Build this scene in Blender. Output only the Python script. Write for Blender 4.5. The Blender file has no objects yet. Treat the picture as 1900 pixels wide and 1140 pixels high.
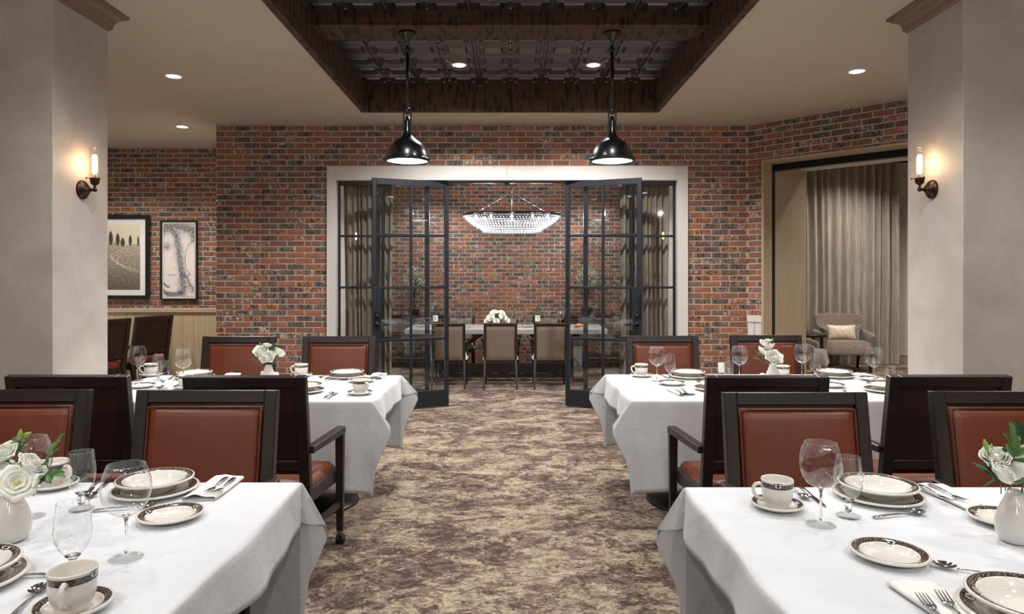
import bpy, bmesh, math, random
from mathutils import Vector, Matrix, noise
random.seed(7)
PI = math.pi
sc = bpy.context.scene
COL = sc.collection

# ------------------------------------------------------------------ camera
H = 1.47; F = 1267.0; CX = 945.0; CY = 517.0
cam = bpy.data.cameras.new('camera'); camo = bpy.data.objects.new('camera', cam); COL.objects.link(camo)
camo.location = (0, 0, H); camo.rotation_euler = (PI / 2, 0, 0)
cam.sensor_width = 36; cam.lens = F / 1900 * 36
cam.shift_x = (950 - CX) / 1900; cam.shift_y = -(570 - CY) / 1900
cam.clip_start = 0.05; cam.clip_end = 60
sc.camera = camo

def P(u, v, z=0.0):
    """point of the horizontal plane z seen at pixel u, v of the 1900x1140 photograph"""
    Y = (H - z) * F / (v - CY)
    return Vector(((u - CX) * Y / F, Y, z))
def at(u, v, Y):
    return Vector(((u - CX) * Y / F, Y, H - (v - CY) * Y / F))

# ------------------------------------------------------------------ world, exposure
w = bpy.data.worlds.new('world'); sc.world = w; w.use_nodes = True
w.node_tree.nodes['Background'].inputs[0].default_value = (0.75, 0.85, 1, 1)
w.node_tree.nodes['Background'].inputs[1].default_value = 0.3
sc.view_settings.view_transform = 'Standard'; sc.view_settings.look = 'None'
sc.view_settings.gamma = 1.0; sc.view_settings.use_curve_mapping = False
sc.view_settings.exposure = 0.16
EX = 1.0
CEIL = 3.2275

def spot(loc, power, deg=120, blend=0.6, rad=0.05, col=(1, .96, .92), target=None):
    l = bpy.data.lights.new('spot_light', 'SPOT'); l.energy = power * EX; l.spot_size = math.radians(deg); l.spot_blend = blend
    l.shadow_soft_size = rad; l.color = col
    o = bpy.data.objects.new('spot_light', l); COL.objects.link(o); o.location = loc
    if target is not None:
        o.rotation_euler = (Vector(target) - Vector(loc)).to_track_quat('-Z', 'Y').to_euler()
    return o
def area(loc, sx, sy, power, rot, col=(1, 1, 1)):
    l = bpy.data.lights.new('window_light', 'AREA'); l.shape = 'RECTANGLE'; l.size = sx; l.size_y = sy; l.energy = power * EX; l.color = col
    o = bpy.data.objects.new('window_light', l); COL.objects.link(o); o.location = loc; o.rotation_euler = rot
    return o
# recessed downlights: (x, y, ceiling z, power)
WARM = (1.0, .965, .93)
DOWN = [P(322, 141, CEIL), P(338, 235, CEIL), P(1590, 132, CEIL)]
DOWN_TIN = [P(852, 118, 3.5), P(1101, 118, 3.5)]
DOWN_FILL = [(-2.75, 1.7), (2.78, 1.7), (-4.6, 5.2), (-5.0, 8.0), (-1.85, 3.3), (1.85, 3.3), (-1.9, 0.5), (1.9, 0.5), (4.2, 3.6), (3.9, 5.85), (-2.6, -1.6), (2.6, -1.6), (0, -1.9)]  # unseen downlights added to brighten the room
for p in DOWN: spot((p.x, p.y, CEIL - .03), 95 if p.x > 0 else 135, 130, .8, .06, WARM)
for p in DOWN_TIN: spot((p.x, p.y, 3.45), 230, 140, .5, .04, (1, .955, .93))
for x, y in DOWN_FILL: spot((x, y, CEIL - .03), (62 if 0 < y < 2 else 88) if x * x < 16 else 130, 130, .8, .06, WARM)
# added fill spots in the nearer bays of the recess, above the view
for x, y in ((-.64, 4.05), (.64, 4.05), (-.64, 1.9), (.64, 1.9)): spot((x, y, 3.45), 82 if y > 3 else 42, 145, .6, .05, (1, .98, .96))
# fill spots added behind the camera, tilted towards the tables
for x, ty in ((-4.2, .6), (-2.5, .8), (-.85, .9), (.85, .9), (2.5, .8), (4.0, .6)):
    spot((x, -2.4, CEIL - .03), 70, 95, .9, .04, (1, .98, .97), (x * .75, 5.0, ty))
# private room
for x, y in ((-1.3, 8.7), (1.3, 8.7), (-1.3, 10.7), (1.3, 10.7)): spot((x, y, 3.16), 125, 130, .8, .05, (.97, .97, 1))
# lounge
for x, y in ((4.7, 9.4), (5.6, 10.6), (6.6, 9.4), (5.2, 8.0)): spot((x, y, 3.45), 130, 140, .8, .06, (1, .96, .92))

# ------------------------------------------------------------------ helpers
def lin(c):
    c = c / 255.0
    return c / 12.92 if c <= 0.04045 else ((c + 0.055) / 1.055) ** 2.4
def C(r, g, b): return (lin(r), lin(g), lin(b), 1)

class NT:
    def __init__(s, name):
        s.m = bpy.data.materials.new(name); s.m.use_nodes = True; s.t = s.m.node_tree; s.n = s.t.nodes; s.l = s.t.links
        s.b = s.n['Principled BSDF']; s.out = s.n['Material Output']
    def new(s, t, **kw):
        n = s.n.new(t)
        for k, v in kw.items(): setattr(n, k, v)
        return n
    def link(s, a, b): s.l.new(a, b)
    def setb(s, k, v):
        i = s.b.inputs[k]
        if hasattr(v, 'is_linked') or isinstance(v, bpy.types.NodeSocket): s.l.new(v, i)
        else: i.default_value = v
    def math(s, op, a, b=None, c=None, clamp=False):
        n = s.new('ShaderNodeMath', operation=op, use_clamp=clamp)
        for i, v in enumerate((a, b, c)):
            if v is None: continue
            if isinstance(v, bpy.types.NodeSocket): s.l.new(v, n.inputs[i])
            else: n.inputs[i].default_value = v
        return n.outputs[0]
    def noise(s, vec, scale, detail=4, rough=.55, dist=0):
        n = s.new('ShaderNodeTexNoise'); n.inputs['Scale'].default_value = scale; n.inputs['Detail'].default_value = detail
        n.inputs['Roughness'].default_value = rough; n.inputs['Distortion'].default_value = dist
        if vec is not None: s.l.new(vec, n.inputs['Vector'])
        return n.outputs['Fac']
    def mapping(s, vec, scale=(1, 1, 1), loc=(0, 0, 0), rot=(0, 0, 0)):
        n = s.new('ShaderNodeMapping'); n.inputs['Scale'].default_value = scale; n.inputs['Location'].default_value = loc; n.inputs['Rotation'].default_value = rot
        s.l.new(vec, n.inputs['Vector']); return n.outputs[0]
    def ramp(s, fac, stops, interp='LINEAR'):
        n = s.new('ShaderNodeValToRGB'); cr = n.color_ramp; cr.interpolation = interp
        while len(cr.elements) < len(stops): cr.elements.new(0.5)
        for e, (p, c) in zip(cr.elements, stops): e.position = p; e.color = c
        s.l.new(fac, n.inputs[0]); return n.outputs[0]
    def mix(s, fac, a, b, mode='MIX'):
        n = s.new('ShaderNodeMix', data_type='RGBA', blend_type=mode)
        for k, v in ((0, fac), (6, a), (7, b)):
            if isinstance(v, bpy.types.NodeSocket): s.l.new(v, n.inputs[k])
            else: n.inputs[k].default_value = v
        return n.outputs[2]
    def geo(s): return s.new('ShaderNodeNewGeometry').outputs['Position']
    def obj(s): return s.new('ShaderNodeTexCoord').outputs['Object']
    def uv(s): return s.new('ShaderNodeTexCoord').outputs['UV']
    def sep(s, v):
        n = s.new('ShaderNodeSeparateXYZ'); s.l.new(v, n.inputs[0]); return n.outputs
    def comb(s, x, y, z):
        n = s.new('ShaderNodeCombineXYZ')
        for i, v in enumerate((x, y, z)):
            if isinstance(v, bpy.types.NodeSocket): s.l.new(v, n.inputs[i])
            else: n.inputs[i].default_value = v
        return n.outputs[0]
    def bump(s, h, strength=.3, dist=.01):
        n = s.new('ShaderNodeBump'); n.inputs['Strength'].default_value = strength; n.inputs['Distance'].default_value = dist
        s.l.new(h, n.inputs['Height']); s.l.new(n.outputs[0], s.b.inputs['Normal'])

def simple(name, col, rough=.5, metal=0, spec=.5, coat=0, var=0, vscale=20, bump=0, bscale=80, sheen=0):
    k = NT(name); c = C(*col)
    if var:
        f = k.noise(k.obj(), vscale, 5)
        d = tuple(x * (1 - var) for x in c[:3]) + (1,); e = tuple(min(1, x * (1 + var)) for x in c[:3]) + (1,)
        k.setb('Base Color', k.ramp(f, [(.3, d), (.7, e)]))
    else: k.setb('Base Color', c)
    k.setb('Roughness', rough); k.setb('Metallic', metal); k.setb('Specular IOR Level', spec); k.setb('Coat Weight', coat)
    if sheen: k.setb('Sheen Weight', sheen)
    if bump: k.bump(k.noise(k.obj(), bscale, 4), bump, .004)
    return k.m

def wood(name, dark, light, rough=.45, axis='z', scale=3, stretch=14, bump=.1, spec=.4):
    k = NT(name); o = k.obj()
    s = {'x': (scale, scale * stretch, scale * stretch), 'y': (scale * stretch, scale, scale * stretch), 'z': (scale * stretch, scale * stretch, scale)}[axis]
    f = k.noise(k.mapping(o, s), 1, 6, .6, .6)
    k.setb('Base Color', k.ramp(f, [(.25, C(*dark)), (.75, C(*light))])); k.setb('Roughness', rough); k.setb('Specular IOR Level', spec)
    if bump: k.bump(f, bump, .002)
    return k.m

M = {}
M['ceiling'] = simple('ceiling_paint', (202, 191, 176), .9, var=.03, vscale=1.2)
# column plaster
k = NT('column_plaster'); f = k.noise(k.geo(), 3.2, 7, .62, .8)
k.setb('Base Color', k.ramp(f, [(.3, C(168, 159, 149)), (.7, C(184, 176, 167))])); k.setb('Roughness', .55); k.bump(k.noise(k.geo(), 14, 6, .6, 1.5), .12, .01); M['plaster'] = k.m
M['wall_paint'] = simple('wall_paint', (205, 200, 190), .85)
M['mortar'] = simple('mortar', (182, 168, 155), .95, var=.12, vscale=30, bump=.3, bscale=120)
M['white_paint'] = simple('white_trim_paint', (206, 203, 198), .5)
M['steel'] = simple('blue_black_painted_steel', (25, 31, 39), .34, 0, .5, var=.1, vscale=4)
M['black_metal'] = simple('black_metal', (16, 16, 17), .35, .3)
M['black_gloss'] = simple('black_gloss_enamel', (9, 12, 13), .28, 0, .5, coat=.25)
M['bronze'] = simple('aged_bronze', (62, 45, 36), .38, .8, var=.25, vscale=30)
M['shade_white'] = simple('white_enamel', (235, 235, 230), .35)
M['chrome'] = simple('polished_steel', (205, 205, 208), .12, 1)
M['brass'] = simple('nickel_nailheads', (190, 180, 165), .25, 1)
M['darkwood'] = wood('dark_stained_wood', (24, 18, 15), (47, 35, 29), .36, 'z', 2.2, 9, .06, .5)
M['darkwood_h'] = wood('dark_stained_wood_rail', (26, 19, 16), (50, 37, 30), .36, 'x', 2.2, 9, .06, .5)
M['backpanel'] = simple('dark_brown_back_panel', (42, 22, 18), .42, var=.2, vscale=6)
M['oak'] = wood('pale_oak', (168, 146, 116), (194, 172, 140), .5, 'z', 1.6, 12, .05)
M['oak_h'] = wood('pale_oak_rail', (165, 144, 116), (190, 169, 140), .5, 'x', 1.6, 12, .05)
M['taupewood'] = wood('taupe_stained_wood', (166, 146, 120), (184, 164, 138), .5, 'z', 1.4, 14, .04)
M['crownwood'] = wood('limed_brown_crown', (112, 95, 80), (140, 122, 104), .55, 'y', 1.4, 12, .04)
M['greywood'] = wood('grey_washed_wood', (128, 124, 118), (156, 152, 146), .5, 'x', 2, 10, .05)
# rough ceiling beams with dark saw streaks
def beam(name, axis):
    k = NT(name); o = k.geo(); s3 = k.sep(o)
    if axis == 'x': a, b2 = s3[0], k.math('ADD', s3[2], s3[1])
    else: a, b2 = s3[1], k.math('ADD', s3[2], s3[0])
    g = k.noise(k.comb(k.math('MULTIPLY', a, 2.0), k.math('MULTIPLY', b2, 30.0), 0), 1, 5, .6)
    base = k.ramp(g, [(.25, C(66, 46, 34)), (.75, C(100, 73, 55))])
    st = k.noise(k.comb(k.math('MULTIPLY', a, 26.0), k.math('MULTIPLY', b2, 5.0), 3), 1, 3, .5, .3)
    k.setb('Base Color', k.mix(k.ramp(st, [(.50, (0, 0, 0, 1)), (.62, (1, 1, 1, 1))]), base, C(36, 27, 23)))
    k.setb('Roughness', .75); k.bump(k.noise(k.comb(k.math('MULTIPLY', a, 90.0), k.math('MULTIPLY', b2, 8.0), 0), 1, 3), .25, .004)
    return k.m
M['beam_x'] = beam('sawn_beam_wood_cross', 'x'); M['beam_y'] = beam('sawn_beam_wood_long', 'y')
M['tin'] = simple('dark_pressed_tin', (112, 106, 104), .30, .8, var=.12, vscale=5)
M['tin_bar'] = simple('dark_ceiling_grid', (80, 78, 78), .5, .5)
# leather
k = NT('chestnut_leather'); f = k.noise(k.obj(), 2.3, 4, .5); k.setb('Base Color', k.ramp(f, [(.3, C(96, 43, 19)), (.7, C(114, 53, 25))]))
k.setb('Roughness', .36); k.setb('Specular IOR Level', .5); k.bump(k.noise(k.obj(), 260, 3), .08, .002); M['leather'] = k.m
M['piping'] = simple('dark_leather_piping', (78, 30, 22), .4)
M['seam'] = simple('dark_seam', (38, 16, 12), .6)
M['taupe_fabric'] = simple('taupe_fabric', (118, 102, 88), .85, var=.14, vscale=160, bump=.2, bscale=400)
M['cream_fabric'] = simple('cream_seat_fabric', (196, 184, 168), .8, var=.1, vscale=100)
k = NT('ribbed_grey_brown_upholstery'); o = k.obj(); f = k.noise(k.mapping(o, (130, 130, 9)), 1, 3, .5)
k.setb('Base Color', k.ramp(f, [(.3, C(98, 84, 73)), (.7, C(140, 124, 110))])); k.setb('Roughness', .8); k.setb('Sheen Weight', .3); M['ribbed'] = k.m
M['satin'] = simple('champagne_satin', (222, 202, 180), .35, 0, .5, var=.06, vscale=9, sheen=.3)
# curtains
def curtain_mat(name, a, b):
    k = NT(name); o = k.obj(); f = k.noise(k.mapping(o, (60, 60, 2.5)), 1, 4, .6)
    k.setb('Base Color', k.ramp(f, [(.3, C(*a)), (.7, C(*b))])); k.setb('Roughness', .6); k.setb('Sheen Weight', .25); return k.m
M['curtain'] = curtain_mat('grey_taupe_velvet', (120, 108, 94), (160, 147, 130))
M['curtain2'] = curtain_mat('silver_beige_velvet', (142, 131, 117), (188, 177, 162))
# linen
k = NT('white_table_linen'); uvv = k.uv(); f = k.noise(k.obj(), 5, 5, .6, .4); k.setb('Base Color', k.ramp(f, [(.3, C(205, 207, 211)), (.7, C(213, 215, 218))]))
k.setb('Roughness', .75); k.setb('Sheen Weight', .1); k.bump(k.noise(k.obj(), 7, 5, .55, 1.2), .22, .02); M['linen'] = k.m
M['napkin'] = simple('white_napkin_linen', (224, 223, 221), .8, bump=.1, bscale=300)
M['china_plain'] = simple('cream_china', (226, 222, 213), .12, 0, .5, coat=.3)
# china with printed border, uv: u angle, v centre->rim
def china(name, lo, hi, med, nmed, gap=0.0, medh=.05, medw=.028, mv=None):
    k = NT(name); s3 = k.sep(k.uv()); u, v = s3[0], s3[1]
    inb = k.math('MULTIPLY', k.math('GREATER_THAN', v, lo), k.math('LESS_THAN', v, hi))
    edge = k.math('GREATER_THAN', k.math('ABSOLUTE', k.math('SUBTRACT', v, (lo + hi) / 2)), (hi - lo) * .38)
    vec = k.comb(k.math('MULTIPLY', u, 150.0), k.math('MULTIPLY', v, 60.0), 0)
    n1 = k.noise(vec, 1, 2, .5)
    pat = k.ramp(n1, [(.0, C(24, 20, 22)), (.46, C(52, 36, 32)), (.53, C(98, 78, 68)), (.60, C(186, 172, 160))], 'CONSTANT')
    pat = k.mix(edge, pat, C(38, 40, 44))
    if gap:
        g = k.math('GREATER_THAN', k.math('ABSOLUTE', k.math('SUBTRACT', u, .5)), gap)
        inb = k.math('MULTIPLY', inb, g)
    col = k.mix(inb, C(226, 222, 213), pat)
    # medallions
    uu = k.math('SUBTRACT', k.math('FRACT', k.math('ADD', k.math('MULTIPLY', u, float(nmed)), med)), .5)
    mvv = mv if mv is not None else lo + (hi - lo) * .3
    a = k.math('DIVIDE', uu, medw * nmed); b = k.math('DIVIDE', k.math('SUBTRACT', v, mvv), medh)
    r = k.math('SQRT', k.math('ADD', k.math('MULTIPLY', a, a), k.math('MULTIPLY', b, b)))
    col = k.mix(k.math('LESS_THAN', r, 1.0), col, C(26, 34, 38))
    ring = k.math('MULTIPLY', k.math('LESS_THAN', r, .72), k.math('GREATER_THAN', r, .38))
    col = k.mix(ring, col, C(205, 205, 198))
    stem = k.math('MULTIPLY', k.math('LESS_THAN', k.math('ABSOLUTE', a), .13), k.math('LESS_THAN', r, .8))
    col = k.mix(stem, col, C(26, 34, 38))
    k.setb('Base Color', col); k.setb('Roughness', .1); k.setb('Coat Weight', .3); return k.m
M['china_plate'] = china('bordered_china_plate', .76, .925, .5, 3, medh=.085, medw=.03, mv=.80)
M['china_bowl'] = china('bordered_china_bowl', .80, .94, .5, 3, medh=.075, medw=.028, mv=.83)
M['china_cup'] = china('bordered_china_cup', .74, .86, .8, 1, gap=.0, medh=.085, medw=.045, mv=.77)
# thin glass: fresnel-like mix of clear and mirror, no refraction
def thin_glass(name, tint=(1, 1, 1), base=.05, power=4.0, edge=.55, amp=.9):
    k = NT(name); k.n.remove(k.b)
    lw = k.new('ShaderNodeLayerWeight'); lw.inputs[0].default_value = .5
    f = lw.outputs['Facing']
    fr = k.math('ADD', k.math('MULTIPLY', k.math('POWER', f, power), amp), base, clamp=True)
    tr = k.new('ShaderNodeBsdfTransparent'); gl = k.new('ShaderNodeBsdfGlossy'); gl.inputs['Roughness'].default_value = .02
    gl.inputs['Color'].default_value = (1, 1, 1, 1)
    e1 = tuple(t_ * (edge + (1 - edge) * .8) for t_ in tint); e2 = tuple(t_ * edge for t_ in tint)
    dk = k.ramp(f, [(0, (*tint, 1)), (.55, (*tint, 1)), (.86, (*e1, 1)), (1, (*e2, 1))])
    k.link(dk, tr.inputs[0])
    mx = k.new('ShaderNodeMixShader'); k.link(fr, mx.inputs[0]); k.link(tr.outputs[0], mx.inputs[1]); k.link(gl.outputs[0], mx.inputs[2])
    k.link(mx.outputs[0], k.out.inputs[0]); return k.m
M['glass'] = thin_glass('stemware_glass', (.995, 1, 1), .08, 3.6, .2, .95)
M['glass_foot'] = thin_glass('stemware_foot_glass', (.95, .96, .96), .05, 4.5, .45, .8)
M['pane'] = thin_glass('door_glass', (.90, .92, .93), .07, 5, .8, .9)
M['shade_glass'] = thin_glass('lamp_glass', (1, .99, .97), .05, 4, .7, .8)
k = NT('solid_clear_glass'); k.setb('Base Color', (1, 1, 1, 1)); k.setb('Roughness', 0); k.setb('Transmission Weight', 1); k.setb('IOR', 1.5); M['solid_glass'] = k.m
k = NT('red_wine_bottle_glass'); k.setb('Base Color', C(16, 14, 12)); k.setb('Roughness', .08); M['wine_bottle'] = k.m
M['green_bottle'] = simple('olive_bottle_glass', (82, 92, 44), .08, 0, .6)
M['paper'] = simple('label_paper', (232, 230, 224), .7)
def emit(name, col, s):
    k = NT(name); k.n.remove(k.b); e = k.new('ShaderNodeEmission'); e.inputs[0].default_value = (*col, 1); e.inputs[1].default_value = s
    k.link(e.outputs[0], k.out.inputs[0]); return k.m
M['lamp_lens'] = emit('downlight_lens', (1, .96, .9), 14)
M['pendant_lens'] = emit('pendant_lens', (1, .99, .96), 7)
M['filament'] = emit('warm_filament_bulb', (1, .64, .38), 44)
M['crystal_bulb'] = emit('chandelier_bulb', (.93, .97, 1), 40)
k = NT('cut_crystal'); k.setb('Base Color', (.88, .93, 1, 1)); k.setb('Roughness', .05); k.setb('Transmission Weight', .6); k.setb('IOR', 1.55); k.setb('Coat Weight', .5); M['crystal'] = k.m
M['leaf'] = simple('green_leaf', (74, 112, 52), .5, var=.3, vscale=30)
M['leaf_dark'] = simple('dark_green_leaf', (44, 78, 42), .45, var=.3, vscale=30)
M['leaf_light'] = simple('pale_green_bud', (142, 172, 88), .5, var=.2, vscale=40)
k = NT('white_petal'); k.setb('Base Color', C(243, 242, 232)); k.setb('Roughness', .6); k.setb('Subsurface Weight', .15); k.setb('Subsurface Scale', .01); M['petal'] = k.m
M['petal_heart'] = simple('greenish_flower_heart', (208, 208, 130), .6)
M['vase'] = simple('pale_grey_glazed_vase', (214, 210, 205), .12, coat=.3)
M['olive'] = simple('silvery_olive_leaf', (172, 176, 150), .55, var=.3, vscale=40)
M['bread'] = simple('golden_bread', (214, 146, 72), .6, var=.3, vscale=60)
M['rubber'] = simple('black_caster_rubber', (18, 20, 24), .35)
M['mat_board'] = simple('white_picture_mat', (222, 220, 214), .8)
M['frame_black'] = simple('black_picture_frame', (20, 18, 19), .4)

# carpet
k = NT('patterned_carpet'); g = k.geo()
big = k.noise(k.mapping(g, (1.5, 2.2, 1)), 1, 3, .55, .6)
mid = k.noise(k.mapping(g, (3.9, 4.9, 1), (3, 1, 0)), 1, 12, .76, .7)
fine = k.noise(k.mapping(g, (26, 32, 1), (7, 3, 0)), 1, 7, .82, .5)
v = k.math('ADD', k.math('ADD', k.math('MULTIPLY', big, .34), k.math('MULTIPLY', mid, 1.0)), k.math('MULTIPLY', fine, .5))
v = k.math('SUBTRACT', v, .462)
hue = k.noise(k.mapping(g, (2.0, 3.0, 1), (21, 4, 0)), 1, 8, .7, .5)
tan = k.mix(k.ramp(hue, [(.44, (0, 0, 0, 1)), (.56, (1, 1, 1, 1))]), C(176, 160, 132), C(188, 164, 136))
spk = k.noise(k.mapping(g, (60, 75, 1), (2, 9, 0)), 1, 3, .7)
v = k.math('ADD', v, k.math('MULTIPLY', k.math('SUBTRACT', spk, .5), .14))
col = k.ramp(v, [(.0, C(58, 42, 34)), (.415, C(80, 60, 49)), (.450, C(112, 87, 79)), (.492, C(122, 105, 90)), (.525, C(144, 129, 108)), (.575, C(161, 146, 123))], 'CONSTANT')
mid2 = k.noise(k.mapping(g, (5.5, 13, 1), (11, 5, 0)), 1, 9, .68, 1.6)
ln = k.math('LESS_THAN', k.math('ABSOLUTE', k.math('SUBTRACT', mid2, .5)), .024)
ln2 = k.math('MULTIPLY', ln, k.math('GREATER_THAN', v, .455))
col = k.mix(k.math('MULTIPLY', ln2, .85), col, C(176, 162, 136))
br = k.noise(k.mapping(g, (13, 16, 1), (31, 2, 0)), 1, 7, .78, .4)
brk = k.math('MULTIPLY', k.math('LESS_THAN', v, .462), k.ramp(br, [(.50, (0, 0, 0, 1)), (.53, (1, 1, 1, 1))]))
col = k.mix(k.math('MULTIPLY', brk, .7), col, C(122, 99, 88))
brk2 = k.math('MULTIPLY', k.math('GREATER_THAN', v, .50), k.ramp(br, [(.45, (1, 1, 1, 1)), (.47, (0, 0, 0, 1))]))
col = k.mix(k.math('MULTIPLY', brk2, .4), col, C(126, 108, 90))
dk = k.math('MULTIPLY', k.math('LESS_THAN', k.math('ABSOLUTE', k.math('SUBTRACT', mid2, .565)), .012), k.math('LESS_THAN', fine, .5))
col = k.mix(k.math('MULTIPLY', dk, .7), col, C(88, 70, 58))
k.setb('Base Color', col); k.setb('Roughness', .95); k.setb('Specular IOR Level', .15); k.setb('Sheen Weight', .15)
k.bump(k.noise(g, 420, 2), .5, .004); M['carpet'] = k.m

BP = 0.2009; BC = 0.0655; BG = 0.0135
def brick_mat(name, ox, oy, dx, dy, seed, warm=0.0):
    k = NT(name); s3 = k.sep(k.geo())
    u = k.math('ADD', k.math('MULTIPLY', k.math('SUBTRACT', s3[0], ox), dx), k.math('MULTIPLY', k.math('SUBTRACT', s3[1], oy), dy))
    zr = k.math('DIVIDE', s3[2], BC); row = k.math('FLOOR', zr)
    ub = k.math('ADD', k.math('DIVIDE', u, BP), k.math('MULTIPLY', k.math('MODULO', row, 2.0), .5)); cu = k.math('FLOOR', ub)
    wn = k.new('ShaderNodeTexWhiteNoise', noise_dimensions='3D'); k.link(k.comb(cu, row, seed), wn.inputs['Vector'])
    r1 = wn.outputs['Value']
    rs = k.sep(wn.outputs['Color'])
    base = k.ramp(r1, [(0, C(152, 94, 66)), (.17, C(132, 84, 64)), (.33, C(116, 74, 61)), (.47, C(120, 92, 79)), (.58, C(112, 94, 80)), (.69, C(106, 101, 92)), (.78, C(160, 100, 62)), (.88, C(92, 80, 70))], 'CONSTANT')
    # tone shift inside the brick
    uvec = k.comb(k.math('MULTIPLY', u, 9.0), k.math('MULTIPLY', row, 7.3), k.math('MULTIPLY', s3[2], 3.0))
    tone = k.noise(uvec, 1, 3, .6)
    base = k.mix(k.ramp(tone, [(.50, (0, 0, 0, 1)), (.68, (.6, .6, .6, 1))]), base, C(84, 76, 72))
    # fine grain
    base = k.mix(.22, base, k.ramp(k.noise(k.geo(), 130, 3), [(.3, C(70, 50, 42)), (.7, C(176, 130, 104))]))
    # dark fired marks: vertical blotches near the middle of the brick
    fu = k.math('ABSOLUTE', k.math('SUBTRACT', k.math('FRACT', ub), .5))
    st = k.noise(k.comb(k.math('MULTIPLY', u, 46.0), k.math('MULTIPLY', s3[2], 16.0), row), 1, 3, .6, .4)
    mask = k.math('MULTIPLY', k.math('GREATER_THAN', rs[0], .5), k.math('LESS_THAN', fu, .36))
    mk = k.math('MULTIPLY', mask, k.ramp(st, [(.515, (0, 0, 0, 1)), (.55, (1, 1, 1, 1))]))
    base = k.mix(k.math('MULTIPLY', mk, .88), base, C(42, 39, 44))
    # pale mortar smears
    sm = k.noise(k.comb(k.math('MULTIPLY', u, 26.0), k.math('MULTIPLY', s3[2], 20.0), 9), 1, 4, .62, 1.0)
    big = k.noise(k.geo(), 1.7, 2)
    thr = k.math('SUBTRACT', .66, k.math('MULTIPLY', k.math('GREATER_THAN', rs[1], .8), .09))
    base = k.mix(k.math('MULTIPLY', k.math('GREATER_THAN', sm, thr), .75), base, C(196, 180, 168))
    k.setb('Base Color', base)
    k.setb('Roughness', k.ramp(rs[2], [(0, (.35, .35, .35, 1)), (1, (.75, .75, .75, 1))])); k.setb('Specular IOR Level', .45)
    k.bump(k.noise(k.geo(), 90, 5, .65), .45, .006)
    return k.m

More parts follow.
